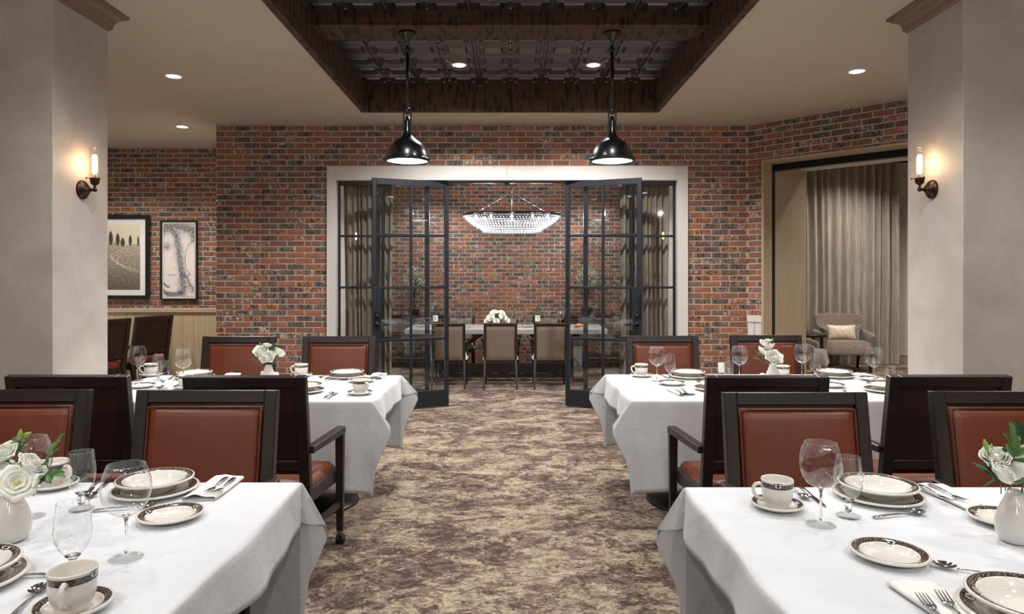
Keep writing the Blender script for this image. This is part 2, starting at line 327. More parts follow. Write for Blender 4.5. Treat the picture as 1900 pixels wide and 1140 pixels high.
# ------------------------------------------------------------------ mesh building
class MB:
    def __init__(s): s.v = []; s.f = []; s.mi = []; s.uv = {}; s.sm = []
    def add(s, vs, fs, mi=0, smooth=False, uvs=None):
        o = len(s.v); s.v += [tuple(v) for v in vs]
        for i, f in enumerate(fs):
            if uvs: s.uv[len(s.f)] = [uvs[j] if not isinstance(uvs, dict) else uvs[i][n] for n, j in enumerate(f)]
            s.f.append([o + j for j in f]); s.mi.append(mi); s.sm.append(smooth)
        return s
    def box(s, x0, x1, y0, y1, z0, z1, mi=0, bev=0.0):
        if bev <= 0:
            vs = [(x, y, z) for z in (z0, z1) for y in (y0, y1) for x in (x0, x1)]
            return s.add(vs, [(0, 2, 3, 1), (4, 5, 7, 6), (0, 1, 5, 4), (2, 6, 7, 3), (0, 4, 6, 2), (1, 3, 7, 5)], mi)
        return s.hexa([(x0, y0, z0), (x1, y0, z0), (x1, y1, z0), (x0, y1, z0), (x0, y0, z1), (x1, y0, z1), (x1, y1, z1), (x0, y1, z1)], mi, bev)
    def hexa(s, p, mi=0, bev=0.0):
        """8 corners, bottom ring then top ring (counter-clockwise from above); bev chamfers all edges"""
        if bev <= 0:
            return s.add(p, [(0, 3, 2, 1), (4, 5, 6, 7), (0, 1, 5, 4), (1, 2, 6, 5), (2, 3, 7, 6), (3, 0, 4, 7)], mi)
        bm = bmesh.new(); vs = [bm.verts.new(q) for q in p]
        for f in [(0, 3, 2, 1), (4, 5, 6, 7), (0, 1, 5, 4), (1, 2, 6, 5), (2, 3, 7, 6), (3, 0, 4, 7)]: bm.faces.new([vs[i] for i in f])
        bmesh.ops.bevel(bm, geom=bm.edges[:], offset=bev, segments=1, affect='EDGES', clamp_overlap=True)
        bm.verts.index_update()
        s.add([v.co[:] for v in bm.verts], [[v.index for v in f.verts] for f in bm.faces], mi); bm.free(); return s
    def bar(s, a, b, wa, ta, wb=None, tb=None, up=(0, 0, 1), mi=0, bev=0.0):
        """tapered rectangular bar from a to b; w across, t along 'up'"""
        a = Vector(a); b = Vector(b); wb = wa if wb is None else wb; tb = ta if tb is None else tb
        d = (b - a).normalized(); up = Vector(up); sx = d.cross(up)
        if sx.length < 1e-5: sx = d.cross(Vector((0, 1, 0)))
        sx.normalize(); uy = sx.cross(d).normalized()
        def ring(c, w, t): return [c - sx * w / 2 - uy * t / 2, c + sx * w / 2 - uy * t / 2, c + sx * w / 2 + uy * t / 2, c - sx * w / 2 + uy * t / 2]
        r = ring(a, wa, ta) + ring(b, wb, tb)
        # orientation: bottom ring should be seen reversed
        return s.hexa([tuple(q) for q in r], mi, bev)
    def tube(s, pts, rad, n=8, mi=0, cap=True, closed=False):
        pts = [Vector(p) for p in pts]; m = len(pts)
        rad = [rad] * m if not isinstance(rad, (list, tuple)) else rad
        vs = []; prev = None
        for i, p in enumerate(pts):
            if closed: t = (pts[(i + 1) % m] - pts[i - 1])
            else: t = pts[min(i + 1, m - 1)] - pts[max(i - 1, 0)]
            t.normalize()
            if prev is None:
                a = t.cross(Vector((0, 0, 1)));
                if a.length < 1e-3: a = t.cross(Vector((0, 1, 0)))
            else: a = prev - t * prev.dot(t)
            a.normalize(); prev = a; b = t.cross(a)
            for j in range(n):
                q = 2 * PI * j / n; vs.append(p + (a * math.cos(q) + b * math.sin(q)) * rad[i])
        fs = []
        for i in range(m if closed else m - 1):
            for j in range(n):
                k2 = (i + 1) % m
                fs.append((i * n + j, i * n + (j + 1) % n, k2 * n + (j + 1) % n, k2 * n + j))
        s.add(vs, fs, mi, True)
        if cap and not closed:
            o = len(s.v) - m * n
            s.f.append([o + j for j in range(n)][::-1]); s.mi.append(mi); s.sm.append(False)
            s.f.append([o + (m - 1) * n + j for j in range(n)]); s.mi.append(mi); s.sm.append(False)
        return s
    def lathe(s, prof, n=32, c=(0, 0, 0), mi=0, smooth=True, sx=1, sy=1, axis='z', vrange=None):
        """prof: list of (r, z); uv: u angle, v position given by third item if present"""
        vs = []; uvs = []
        m = len(prof)
        for i, p in enumerate(prof):
            for j in range(n + 1):
                q = 2 * PI * j / n
                x, y, z = p[0] * math.cos(q) * sx, p[0] * math.sin(q) * sy, p[1]
                if axis == 'x': x, y, z = z, x, y
                elif axis == 'y': x, y, z = y, z, x
                vs.append((c[0] + x, c[1] + y, c[2] + z)); uvs.append((j / n, p[2] if len(p) > 2 else i / max(1, m - 1)))
        fs = [(i * (n + 1) + j, i * (n + 1) + j + 1, (i + 1) * (n + 1) + j + 1, (i + 1) * (n + 1) + j) for i in range(m - 1) for j in range(n)]
        return s.add(vs, fs, mi, smooth, uvs)
    def grid(s, fn, nu, nv, mi=0, smooth=True, flip=False):
        vs = [fn(i / nu, j / nv) for j in range(nv + 1) for i in range(nu + 1)]
        uvs = [(i / nu, j / nv) for j in range(nv + 1) for i in range(nu + 1)]
        fs = []
        for j in range(nv):
            for i in range(nu):
                a = j * (nu + 1) + i; f = (a, a + 1, a + nu + 2, a + nu + 1); fs.append(f[::-1] if flip else f)
        return s.add(vs, fs, mi, smooth, uvs)
    def ball(s, c, rx, ry=None, rz=None, n=12, m=8, mi=0):
        ry = rx if ry is None else ry; rz = rx if rz is None else rz
        def fn(u, v):
            a = 2 * PI * u; b = PI * v
            return (c[0] + rx * math.sin(b) * math.cos(a), c[1] + ry * math.sin(b) * math.sin(a), c[2] - rz * math.cos(b))
        return s.grid(fn, n, m, mi, True)
    def data(s, name, mats, weld=True):
        me = bpy.data.meshes.new(name); me.from_pydata(s.v, [], s.f)
        for mt in (mats if isinstance(mats, (list, tuple)) else [mats]): me.materials.append(mt)
        me.polygons.foreach_set('material_index', s.mi); me.polygons.foreach_set('use_smooth', s.sm)
        if s.uv:
            ul = me.uv_layers.new(name='UVMap')
            for fi, us in s.uv.items():
                p = me.polygons[fi]
                for n, li in enumerate(p.loop_indices): ul.data[li].uv = us[n]
        me.validate(); me.update()
        if weld:
            bm = bmesh.new(); bm.from_mesh(me); bmesh.ops.remove_doubles(bm, verts=bm.verts, dist=1e-6); bmesh.ops.recalc_face_normals(bm, faces=bm.faces); bm.to_mesh(me); bm.free()
        return me
    def build(s, name, mats, parent=None, label=None, kind=None):
        o = bpy.data.objects.new(name, s.data(name, mats)); COL.objects.link(o)
        if parent is not None: o.parent = parent
        if label: o['label'] = label
        if kind: o['kind'] = kind
        return o

def thing(name, label, cat, loc=(0, 0, 0), rz=0, group=None):
    o = bpy.data.objects.new(name, None); COL.objects.link(o); o.location = loc; o.rotation_euler = (0, 0, rz)
    o['label'] = label; o['category'] = cat; o.empty_display_size = .1
    if group: o['group'] = group
    return o
def tag(o, label, cat, group=None, kind=None):
    if label: o['label'] = label
    if cat: o['category'] = cat
    if group: o['group'] = group
    if kind: o['kind'] = kind
    return o
KIDS = {}
def dup(root, loc, rz=0, label=None, group=None, rot=None, scale=None):
    r = root.copy(); COL.objects.link(r); r.location = loc; r.rotation_euler = rot if rot else (0, 0, rz)
    if scale: r.scale = (scale,) * 3 if not isinstance(scale, tuple) else scale
    if label: r['label'] = label
    if group: r['group'] = group
    for ch in KIDS[root.name]:
        c = ch.copy(); COL.objects.link(c); c.parent = r
        for gch in KIDS.get(ch.name, []):
            d = gch.copy(); COL.objects.link(d); d.parent = c
    return r
def index_kids():
    KIDS.clear()
    for o in bpy.data.objects:
        KIDS.setdefault(o.name, [])
        if o.parent: KIDS.setdefault(o.parent.name, []).append(o)
def struct(o, label=None):
    o['kind'] = 'structure'
    if label: o['label'] = label
    return o
class Placer:
    """first use moves the prototype itself, later uses copy it"""
    def __init__(s, proto): s.p = proto; s.used = False
    def __call__(s, loc, rz=0, label=None, group=None, rot=None, scale=None):
        if not s.used:
            s.used = True; o = s.p; s.pending = (loc, rz, label, group, rot, scale)
            o.location = loc; o.rotation_euler = rot if rot else (0, 0, rz)
            if scale: o.scale = (scale,) * 3 if not isinstance(scale, tuple) else scale
            if label: o['label'] = label
            if group: o['group'] = group
            return o
        o = dup(s.p, loc, rz, label, group, rot, scale)
        if not scale: o.scale = (1, 1, 1)
        return o
# ================================================================== STRUCTURE
YW = 7.76; XL = -3.33; XR = 2.713       # main brick wall
YREC = 9.126                             # recessed wall at left
YP = 11.5                                # far wall of the private room
def plain(name, boxes, mat, kind='structure'):
    mb = MB()
    for b in boxes: mb.box(*b)
    return mb.build(name, mat, None, None, kind)
plain('floor', [(-6.0, 4.9, -3.2, YW - .02, -.1, 0)], M['carpet'])
plain('floor', [(-6.0, 9.4, YW - .02, 12.3, -.1, 0), (4.9, 9.4, 3.0, YW - .02, -.1, 0)], M['carpet'])
# ceiling with the coffer hole
CX0, CX1, CY0, CY1 = -1.535, 1.55, .6, 7.137
CT = 3.50
mb = MB(); t = .06; z0, z1 = CEIL, CEIL + t
for b in ((-6.0, CX0, -3.2, YW, z0, z1), (CX1, 4.9, -3.2, YW, z0, z1), (CX0, CX1, -3.2, CY0, z0, z1), (CX0, CX1, CY1, YW, z0, z1), (-6.0, XL, YW, YREC, z0, z1)): mb.box(*b)
ceil = mb.build('ceiling', M['ceiling'], None, None, 'structure')
plain('ceiling', [(-3.33, 2.6, YW + .2, YP, 3.2, 3.26)], M['ceiling'])
plain('ceiling', [(2.6, 9.4, 4.2, 12.3, 3.52, 3.6)], M['ceiling'])
plain('ceiling', [(CX0 - .1, CX1 + .1, CY0 - .1, CY1 + .1, CT + .03, CT + .08)], M['black_metal'])

# pressed-tin ceiling tiles
tin = thing('tin_ceiling', 'dark pressed-tin tile ceiling inside the beamed recess', 'ceiling panel', (0, 0, CT))
TP = .622
def tile_mesh():
    mb = MB(); h = TP / 2 - .006
    q = h / 2
    for cx in (-1, 1):
        for cy in (-1, 1):
            x, y = cx * q, cy * q
            # nested squares: flat margin, rib down, coffer up in steps, raised centre
            rings = [(q, 0), (q * .93, 0), (q * .88, -.016), (q * .82, -.016), (q * .76, .002), (q * .70, .002), (q * .66, .016), (q * .58, .016), (q * .46, -.014), (q * .26, -.014)]
            vs = []; fs = []
            for r, z in rings: vs += [(x - r, y - r, z), (x + r, y - r, z), (x + r, y + r, z), (x - r, y + r, z)]
            for i in range(len(rings) - 1):
                for j in range(4): fs.append((i * 4 + j, i * 4 + (j + 1) % 4, i * 4 + 4 + (j + 1) % 4, i * 4 + 4 + j))
            fs.append([(len(rings) - 1) * 4 + j for j in range(4)])
            mb.add(vs, fs)
    # rosettes and bosses between the squares
    for (x, y, r) in ((0, 0, .03), (0, q, .016), (0, -q, .016), (q, 0, .016), (-q, 0, .016)):
        mb.lathe([(r, 0), (r * .9, -.01), (r * .5, -.016), (0, -.018)], 8, (x, y, 0))
    return mb.data('tin_tile', M['tin'])
tm = tile_mesh()
rows = [CY1 - TP * (i + .5) for i in range(10)]
for r in rows:
    for cxi in range(-2, 3):
        x = cxi * TP + .008
        if abs(x) > 1.55: continue
        o = bpy.data.objects.new('tile', tm); COL.objects.link(o); o.parent = tin; o.location = (x, r, 0)
        if abs(cxi) == 2: o.scale = ((CX1 - CX0 - 3 * TP) / 2 / TP, 1, 1); o.location.x = math.copysign(1.5 * TP + (CX1 - CX0 - 3 * TP) / 4, cxi) + .008
for i in range(11):
    y = CY1 - TP * i; MB().box(CX0 + .03, CX1 - .03, y - .012, y + .012, -.006, .006).build('grid_bar', M['tin_bar'], tin)
for x in (-1.5, -.5, .5, 1.5): MB().box(x * TP + .008 - .012, x * TP + .008 + .012, CY1 - 10 * TP, CY1 - .03, -.0075, .0045).build('grid_bar', M['tin_bar'], tin)

def beam_box(b, mat, label, group=None):
    o = MB().box(*b, bev=.004).build('ceiling_beam', mat); tag(o, label, 'beam', group); return o
BT = .045
beam_box((CX0 - .012, CX1 + .012, CY1 - BT, CY1, CEIL - .025, CT + .02), M['beam_x'], 'far dark sawn-wood board closing the ceiling recess above the brick wall')
beam_box((CX0 - .012, CX0 + BT, CY0, CY1 - BT, CEIL - .025, CT + .02), M['beam_y'], 'long dark sawn-wood board on the left side of the ceiling recess')
beam_box((CX1 - BT, CX1 + .012, CY0, CY1 - BT, CEIL - .025, CT + .02), M['beam_y'], 'long dark sawn-wood board on the right side of the ceiling recess')
beam_box((CX0 + BT, CX1 - BT, 5.16, 5.49, 3.384, CT + .015), M['beam_x'], 'thick dark sawn-wood cross beam the two pendants hang from')
beam_box((CX0 + BT, CX1 - BT, 2.6, 2.93, 3.384, CT + .015), M['beam_x'], 'nearer sawn-wood cross beam overhead, out at the top of the view')

# ---- brick walls
VAR = []
for i in range(8):
    rr = random.Random(100 + i); j = lambda s: rr.uniform(-s, s)
    L, Hh, D = BP - BG, BC - BG, .007
    back = [(-L / 2, 0, -Hh / 2), (L / 2, 0, -Hh / 2), (L / 2, 0, Hh / 2), (-L / 2, 0, Hh / 2)]
    e = .0035
    mid_ = [(x + (e * .2 if x < 0 else -e * .2) + j(.0012), -D * .72, z + j(.0016)) for x, _, z in back]
    fr = [(x + (e if x < 0 else -e) + j(.0014), -D + j(.0012), z + (e if z < 0 else -e) * .8 + j(.001)) for x, _, z in back]
    vs = back + mid_ + fr; fs = []
    for k0 in (0, 4):
        for q in range(4): fs.append((k0 + q, k0 + (q + 1) % 4, k0 + 4 + (q + 1) % 4, k0 + 4 + q))
    fs.append((8, 9, 10, 11)); VAR.append((vs, fs))

def brick_wall(name, o, d, length, height, thick, openings, bopen, seed, back=True, zmin=0.0, nsingle=300, vis=lambda u, z: True, wallmat=None, back_dir=None):
    """wall face through o (x, y) running along d; openings (u0,u1,z0,z1) cut in the wall, bopen where no brick sits.
    local frame: x along wall, -y towards the viewer"""
    d = Vector((d[0], d[1], 0)).normalized(); ang = math.atan2(d.y, d.x)
    bm_ = brick_mat('brick_' + name, o[0], o[1], d.x, d.y, seed)
    us = sorted({0, length, *[q for op in openings for q in op[:2]]}); zs = sorted({0, height, *[q for op in openings for q in op[2:]]})
    mb = MB()
    for i in range(len(us) - 1):
        for j in range(len(zs) - 1):
            cu, cz = (us[i] + us[i + 1]) / 2, (zs[j] + zs[j + 1]) / 2
            if any(a < cu < b and c < cz < e for a, b, c, e in openings): continue
            mb.box(us[i], us[i + 1], 0, thick, zs[j], zs[j + 1])
    wall = mb.build(name, M['mortar'], None, None, 'structure'); wall.location = (o[0], o[1], 0); wall.rotation_euler = (0, 0, ang)
    mats = [[]]
    meshes = []
    for vs, fs in VAR:
        m = MB(); m.add(vs, fs); meshes.append(m.data('brick', bm_))
    cells = []
    nr = int(math.ceil(height / BC)); g = BG / 2
    for r in range(nr):
        z0, z1 = r * BC + g, min((r + 1) * BC - g, height - .002)
        if z0 < zmin or z1 - z0 < .012: continue
        off = -.5 * (r % 2)
        n0 = int(math.floor(-1)); n1 = int(length / BP) + 2
        for c in range(n0, n1):
            u0 = (c + off) * BP + g; u1 = (c + 1 + off) * BP - g
            segs = [(max(u0, 0.0), min(u1, length))]
            for a, b, zz0, zz1 in bopen:
                if z1 > zz0 + .004 and z0 < zz1 - .004:
                    if z0 < zz0 or z1 > zz1:
                        # brick crosses the sill or the head line: trim vertically
                        pass
                    ns = []
                    for s0, s1 in segs:
                        if s1 <= a or s0 >= b: ns.append((s0, s1))
                        else:
                            if s0 < a: ns.append((s0, a - .004))
                            if s1 > b: ns.append((b + .004, s1))
                    # part above the head
                    if z1 > zz1 + .012:
                        for s0, s1 in segs:
                            q0, q1 = max(s0, a), min(s1, b)
                            if q1 - q0 > .02: cells.append((q0, q1, zz1 + .004, z1))
                    segs = ns
            for s0, s1 in segs:
                if s1 - s0 > .02: cells.append((s0, s1, z0, z1))
    vislist = []
    camv = Vector((0, 0, H))
    for c in cells:
        cu, cz = (c[0] + c[1]) / 2, (c[2] + c[3]) / 2
        wp = Vector((o[0] + d.x * cu, o[1] + d.y * cu, cz)); full = (c[1] - c[0]) > BP * .8
        vislist.append(((0 if vis(cu, cz) else 1000) + (0 if full else 3) + (wp - camv).length, c))
    vislist.sort(key=lambda q: q[0])
    rnd = random.Random(seed)
    L0, H0 = BP - BG, BC - BG
    single = vislist[:nsingle]; rest = vislist[nsingle:]
    for _, c in single:
        ob = bpy.data.objects.new('brick', rnd.choice(meshes)); COL.objects.link(ob); ob.parent = wall
        ob.location = ((c[0] + c[1]) / 2, rnd.uniform(-.002, .003), (c[2] + c[3]) / 2); ob.scale = ((c[1] - c[0]) / L0, 1, (c[3] - c[2]) / H0)
    if rest:
        mb = MB()
        for _, c in rest:
            vs, fs = rnd.choice(VAR); a, b2 = (c[1] - c[0]) / L0, (c[3] - c[2]) / H0
            ox_, oy_, oz_ = (c[0] + c[1]) / 2, rnd.uniform(-.002, .003), (c[2] + c[3]) / 2
            mb.add([(x * a + ox_, y + oy_, z * b2 + oz_) for x, y, z in vs], fs)
        me = mb.data('brick', bm_, weld=False); ob = bpy.data.objects.new('brick', me); COL.objects.link(ob); ob.parent = wall; ob['kind'] = 'stuff'
    return wall

TX0, TX1, TZ = -2.07, 2.027, 2.744       # outer edges of the white casing
IX0, IX1, IZ = -1.965, 1.905, 2.585      # inner edges
def vis_main(u, z):
    x = u + XL
    return z > .85 or x > 2.2
brick_wall('wall_back', (XL, YW), (1, 0), XR - XL, CEIL, .19, [(IX0 - XL - .04, IX1 - XL + .04, -1, IZ + .04)], [(TX0 - XL, TX1 - XL, -1, TZ)], 3, vis=vis_main)
# left end return of the main wall
plain('wall_back', [(XL, XL + .19, YW + .19, YREC, 0, CEIL)], M['mortar'])
brick_wall('wall_left', (-6.0, YREC), (1, 0), 6.0 + XL + .1, CEIL, .15, [], [(0, 4, -1, 1.0)], 5, zmin=.98, vis=lambda u, z: u - 6.0 > -5.5)
brick_wall('wall_private', (-2.45, YP), (1, 0), 4.95, 3.2, .12, [], [], 8, vis=lambda u, z: z > .8 and abs(u - 2.45) < 1.9)
# angled wall with the lounge opening
S = math.sqrt(.5); AL = 3.0
T0 = .196; T1 = 2.45; HZ = 2.765; DEPTH = 1.14
brick_wall('wall_right', (XR, YW), (S, -S), AL, CEIL, .16, [(T0, T1, -1, HZ)], [(.171, T1 + .025, -1, HZ + .025), (0, .171, -1, 1.055)], 12)
AR = -PI / 4
def angled(name, boxes, mat, label=None, kind='structure', bev=0):
    mb = MB()
    for b in boxes: mb.box(*b, bev=bev)
    o = mb.build(name, mat, None, label, kind); o.location = (XR, YW, 0); o.rotation_euler = (0, 0, AR); return o
angled('trim_2', [(.171, T0, -.03, .0, 0, HZ), (.171, T1 + .025, -.03, .0, HZ, HZ + .025), (T1, T1 + .025, -.03, 0, 0, HZ), (T0 - .003, T0 + .002, 0, .18, 0, HZ), (T0, T1, 0, .18, HZ - .004, HZ + .004), (T1 - .002, T1 + .003, 0, .18, 0, HZ)], M['taupewood'], 'pale taupe wooden casing round the lounge opening')
angled('trim_3', [(T0 - .05, T0 + .004, .181, .255, 0, HZ), (T0, T1, .19, .27, HZ - .075, HZ + .01)], M['black_metal'], 'black door track and slot in the lounge opening')
angled('wall_right', [(T0 - .1, T0 + .006, .256, DEPTH, 0, 2.82)], M['taupewood'])
angled('wall_right', [(T0, T1, .27, DEPTH, 2.79, 3.52)], M['wall_paint'])
angled('wall_right', [(T1, T1 + .1, .16, DEPTH, 0, 3.52)], M['wall_paint'])
# low pale wainscot at the narrow pier of the angled wall
wn = angled('baseboard_right', [(0.0, .171, -.03, 0, .98, 1.055)], M['white_paint'], None)
o_ = MB()
for i in range(2): MB().box(.004 + i * .083, .082 + i * .083, -.018, 0, 0, .98, bev=.003).build('plank', M['white_paint'], wn)
# wainscot on the recessed wall
wz = MB().box(-6, XL + .19, YREC - .055, YREC, 1.015, 1.074, bev=.006).build('baseboard_left', M['oak_h'], None, 'pale oak wainscot with a cap rail under the pictures', 'structure')
x = -6.0
while x < XL:
    MB().box(x + .0012, x + .1488, YREC - .03, YREC - .002, 0, 1.015, bev=.002).build('plank', M['oak'], wz); x += .15
# remaining shell
plain('wall_left', [(-6.12, -6.0, -3.2, YREC + .15, 0, CEIL)], M['plaster'])
ex, ey = XR + AL * S, YW - AL * S
plain('wall_right', [(ex, ex + .12, -3.2, ey, 0, CEIL)], M['plaster'])
plain('wall_rear', [(-6, ex, -3.3, -3.2, 0, CEIL)], M['plaster'])
plain('wall_private', [(-2.57, -2.45, YW + .19, YP + .12, 0, 3.2), (2.45, 2.57, YW + .19, YP + .12, 0, 3.2)], M['wall_paint'])
# lounge shell
plain('wall_lounge', [(2.6, 9.4, 11.85, 11.97, 0, 3.52), (9.3, 9.42, 4.2, 11.85, 0, 3.52), (2.6, 2.7, 8.0, 11.85, 0, 3.52)], M['wall_paint'])
plain('wall_lounge', [(ex + .12, 9.4, 4.2, 4.3, 0, 3.52)], M['wall_paint'])
plain('baseboard_lounge', [(2.7, 9.3, 11.825, 11.85, 0, .125), (2.7, 9.3, 11.815, 11.85, .125, .145)], M['taupewood'])

# columns with crown moulding
for s, nm, side in ((-1, 'column', 'left'), (1, 'column', 'right')):
    xa = 2.65; y0, y1 = (3.964, 4.507) if s < 0 else (3.988, 4.543)
    x0, x1 = (-xa - .62, -xa) if s < 0 else (xa, xa + .62)
    col = MB().box(x0, x1, y0, y1, 0, CEIL, bev=.003).build(nm, M['plaster'], None, 'pale plastered square pillar on the %s of the aisle' % side, 'structure')
    # crown: profile swept round the four sides
    prof = [(0, -.125), (.006, -.125), (.012, -.115), (.02, -.112), (.024, -.085), (.038, -.055), (.06, -.038), (.075, -.03), (.075, -.024), (.092, -.02), (.092, 0), (0, 0)]
    mb = MB(); vs = []; n = len(prof)
    for cx_, cy_, dx_, dy_ in ((x0, y0, -1, -1), (x1, y0, 1, -1), (x1, y1, 1, 1), (x0, y1, -1, 1)):
        for p_, z_ in prof: vs.append((cx_ + dx_ * p_, cy_ + dy_ * p_, CEIL + z_))
    fs = [(a * n + i, a * n + i + 1, ((a + 1) % 4) * n + i + 1, ((a + 1) % 4) * n + i) for a in range(4) for i in range(n - 1)]
    mb.add(vs, fs); mb.build('crown_moulding', M['crownwood'], col)

# ---- white casing
cas = MB().box(TX0, IX0, YW - .022, YW + .0, 0, TZ, bev=.002).build('trim_1', M['white_paint'], None, 'wide white painted casing round the glazed doors', 'structure')
MB().box(IX1, TX1, YW - .022, YW, 0, TZ, bev=.002).build('side_board', M['white_paint'], cas)
MB().box(IX0 + .001, -.0265, YW - .022, YW, IZ, TZ, bev=.002).build('head_board', M['white_paint'], cas)
MB().box(-.0245, IX1 - .001, YW - .022, YW, IZ, TZ, bev=.002).build('head_board', M['white_paint'], cas)
mb = MB(); mb.box(IX0 - .02, IX0, YW, YW + .19, 0, IZ + .02); mb.box(IX1, IX1 + .02, YW, YW + .19, 0, IZ + .02); mb.box(IX0, IX1, YW, YW + .19, IZ, IZ + .02); mb.build('jamb_lining', M['white_paint'], cas)

# ---- steel glazing: leaf builder in local x (0..W), y thickness centred, z
MX0, MX1 = -.943, .876
ZR = [.199, .785, 1.366, 1.956]
def glazed(parent, x0, x1, y, ztop, stl, str_, top, bottom, cols=2, th=.045, zr=ZR, mun=.026, panes=True):
    S_ = M['steel']
    MB().box(x0, x0 + stl, y - th / 2, y + th / 2, .012, ztop, bev=.002).build('stile', S_, parent)
    MB().box(x1 - str_, x1, y - th / 2, y + th / 2, .012, ztop, bev=.002).build('stile', S_, parent)
    MB().box(x0 + stl, x1 - str_, y - th / 2, y + th / 2, ztop - top, ztop, bev=.002).build('top_rail', S_, parent)
    MB().box(x0 + stl, x1 - str_, y - th / 2, y + th / 2, .012, bottom, bev=.002).build('kick_rail', S_, parent)
    a, b = x0 + stl, x1 - str_; zs = [bottom] + zr[1:] + [ztop - top]
    for z in zr[1:]: MB().box(a, b, y - th * .42, y + th * .42, z - mun / 2, z + mun / 2, bev=.003).build('muntin', S_, parent)
    for c in range(1, cols):
        xm = a + (b - a) * c / cols
        MB().box(xm - mun / 2, xm + mun / 2, y - th * .46, y + th * .46, bottom, ztop - top, bev=.003).build('muntin', S_, parent)
    if panes:
        for c in range(cols):
            for r in range(len(zs) - 1):
                p0, p1 = a + (b - a) * c / cols, a + (b - a) * (c + 1) / cols
                MB().add([(p0, y, zs[r]), (p1, y, zs[r]), (p1, y, zs[r + 1]), (p0, y, zs[r + 1])], [(0, 1, 2, 3)]).build('pane', M['pane'], parent)
YG = YW + .085
for i, (a, b, l) in enumerate(((IX0, MX0 + .025, 'left'), (MX1 - .025, IX1, 'right'))):
    r = bpy.data.objects.new('window_%d' % (i + 1), None); COL.objects.link(r); r['kind'] = 'structure'; r['label'] = 'fixed steel-framed glass sidelight on the %s of the doorway' % l
    glazed(r, a, b, YG, IZ, .05 if i else .022, .022 if i else .05, .05, ZR[0], th=.05)
hd = MB().box(MX0 + .025, MX1 - .025, YG - .025, YG + .025, IZ - .022, IZ, bev=.002).build('trim_4', M['steel'], None, 'thin black steel head over the open doorway', 'structure')
MB().box(-.055, .002, YG - .045, YG - .0, IZ - .065, IZ - .024, bev=.003).build('door_catch', M['black_metal'], hd)

def leaf(name, label, hinge, free, handle_side):
    hx, hy = hinge; fx, fy = free
    r = bpy.data.objects.new(name, None); COL.objects.link(r); r['kind'] = 'structure'; r['label'] = label
    W = math.hypot(fx - hx, fy - hy)
    # local x runs from the left end to the right end as seen in the photograph
    lx, ly = (fx, fy) if fx < hx else (hx, hy); rx, ry = (hx, hy) if fx < hx else (fx, fy)
    r.location = (lx, ly, 0); r.rotation_euler = (0, 0, math.atan2(ry - ly, rx - lx))
    glazed(r, 0, W, 0, 2.578, .046, .046, .068, ZR[0], th=.044)
    fl = fx < hx
    # wider lock stile on the lower half at the free edge
    a, b = (.046, .10) if fl else (W - .10, W - .046)
    MB().box(a, b, -.019, .019, ZR[1] + .013, ZR[2] - .013, bev=.002).build('lock_panel', M['steel'], r)
    hz = .965; hx0 = .05 if fl else W - .05; sgn = 1 if fl else -1
    mb = MB(); mb.lathe([(0, -.012), (.026, -.012), (.026, 0)], 16, (hx0, -.022, hz), axis='y')
    mb.tube([(hx0, -.03, hz), (hx0, -.065, hz), (hx0 + sgn * .02, -.07, hz), (hx0 + sgn * .12, -.07, hz - .004)], .0095, 8); mb.build('handle', M['black_metal'], r)
    mb = MB(); mb.lathe([(0, -.016), (.02, -.016), (.024, 0)], 16, (hx0, -.022, hz + .09), axis='y'); mb.box(hx0 - .032, hx0 + .032, -.026, -.02, hz - .05, hz + .14, bev=.002) if fl else None
    mb.build('deadbolt', M['black_metal'], r)
    if not fl: MB().box(W - .024, W - .002, -.03, -.022, hz + .06, hz + .33, bev=.003).build('latch_plate', M['black_metal'], r)
    return r
leaf('door_1', 'left steel-framed glass door leaf swung open towards the room', (-.70, 7.84), (-1.511, 7.507), 'l')
leaf('door_2', 'right steel-framed glass door leaf swung open towards the room', (.65, 7.84), (1.457, 7.507), 'r')

# ---- downlights
def downlight(x, y, z, label, r=.062):
    t = thing('downlight', label, 'ceiling light', (x, y, z))
    MB().lathe([(r + .016, 0), (r + .016, -.004), (r, -.007), (r - .004, -.002), (r - .004, .0)], 28).build('trim_ring', M['shade_white'], t)
    MB().lathe([(0, -.003), (r - .004, -.003)], 28).build('lens', M['lamp_lens'], t)
    return t
downlight(DOWN[0].x, DOWN[0].y, CEIL, 'nearer recessed downlight in the ceiling beside the left pillar')
downlight(DOWN[1].x, DOWN[1].y, CEIL, 'farther recessed downlight in the ceiling above the framed pictures')
downlight(DOWN[2].x, DOWN[2].y, CEIL, 'recessed downlight in the ceiling beside the right pillar')
downlight(DOWN_TIN[0].x, DOWN_TIN[0].y, CT - .012, 'left recessed downlight set in the dark tin tiles')
downlight(DOWN_TIN[1].x, DOWN_TIN[1].y, CT - .012, 'right recessed downlight set in the dark tin tiles')
for x, y in DOWN_FILL: downlight(x, y, CEIL, 'added fill downlight in the ceiling, out of the picture')['group'] = 'added fill downlights out of the picture'
for x, y in ((-.64, 4.05), (.64, 4.05), (-.64, 1.9), (.64, 1.9)): downlight(x, y, CT - .012, 'added fill downlight in the tin tiles, out of the picture')['group'] = 'added tin downlights out of the picture'

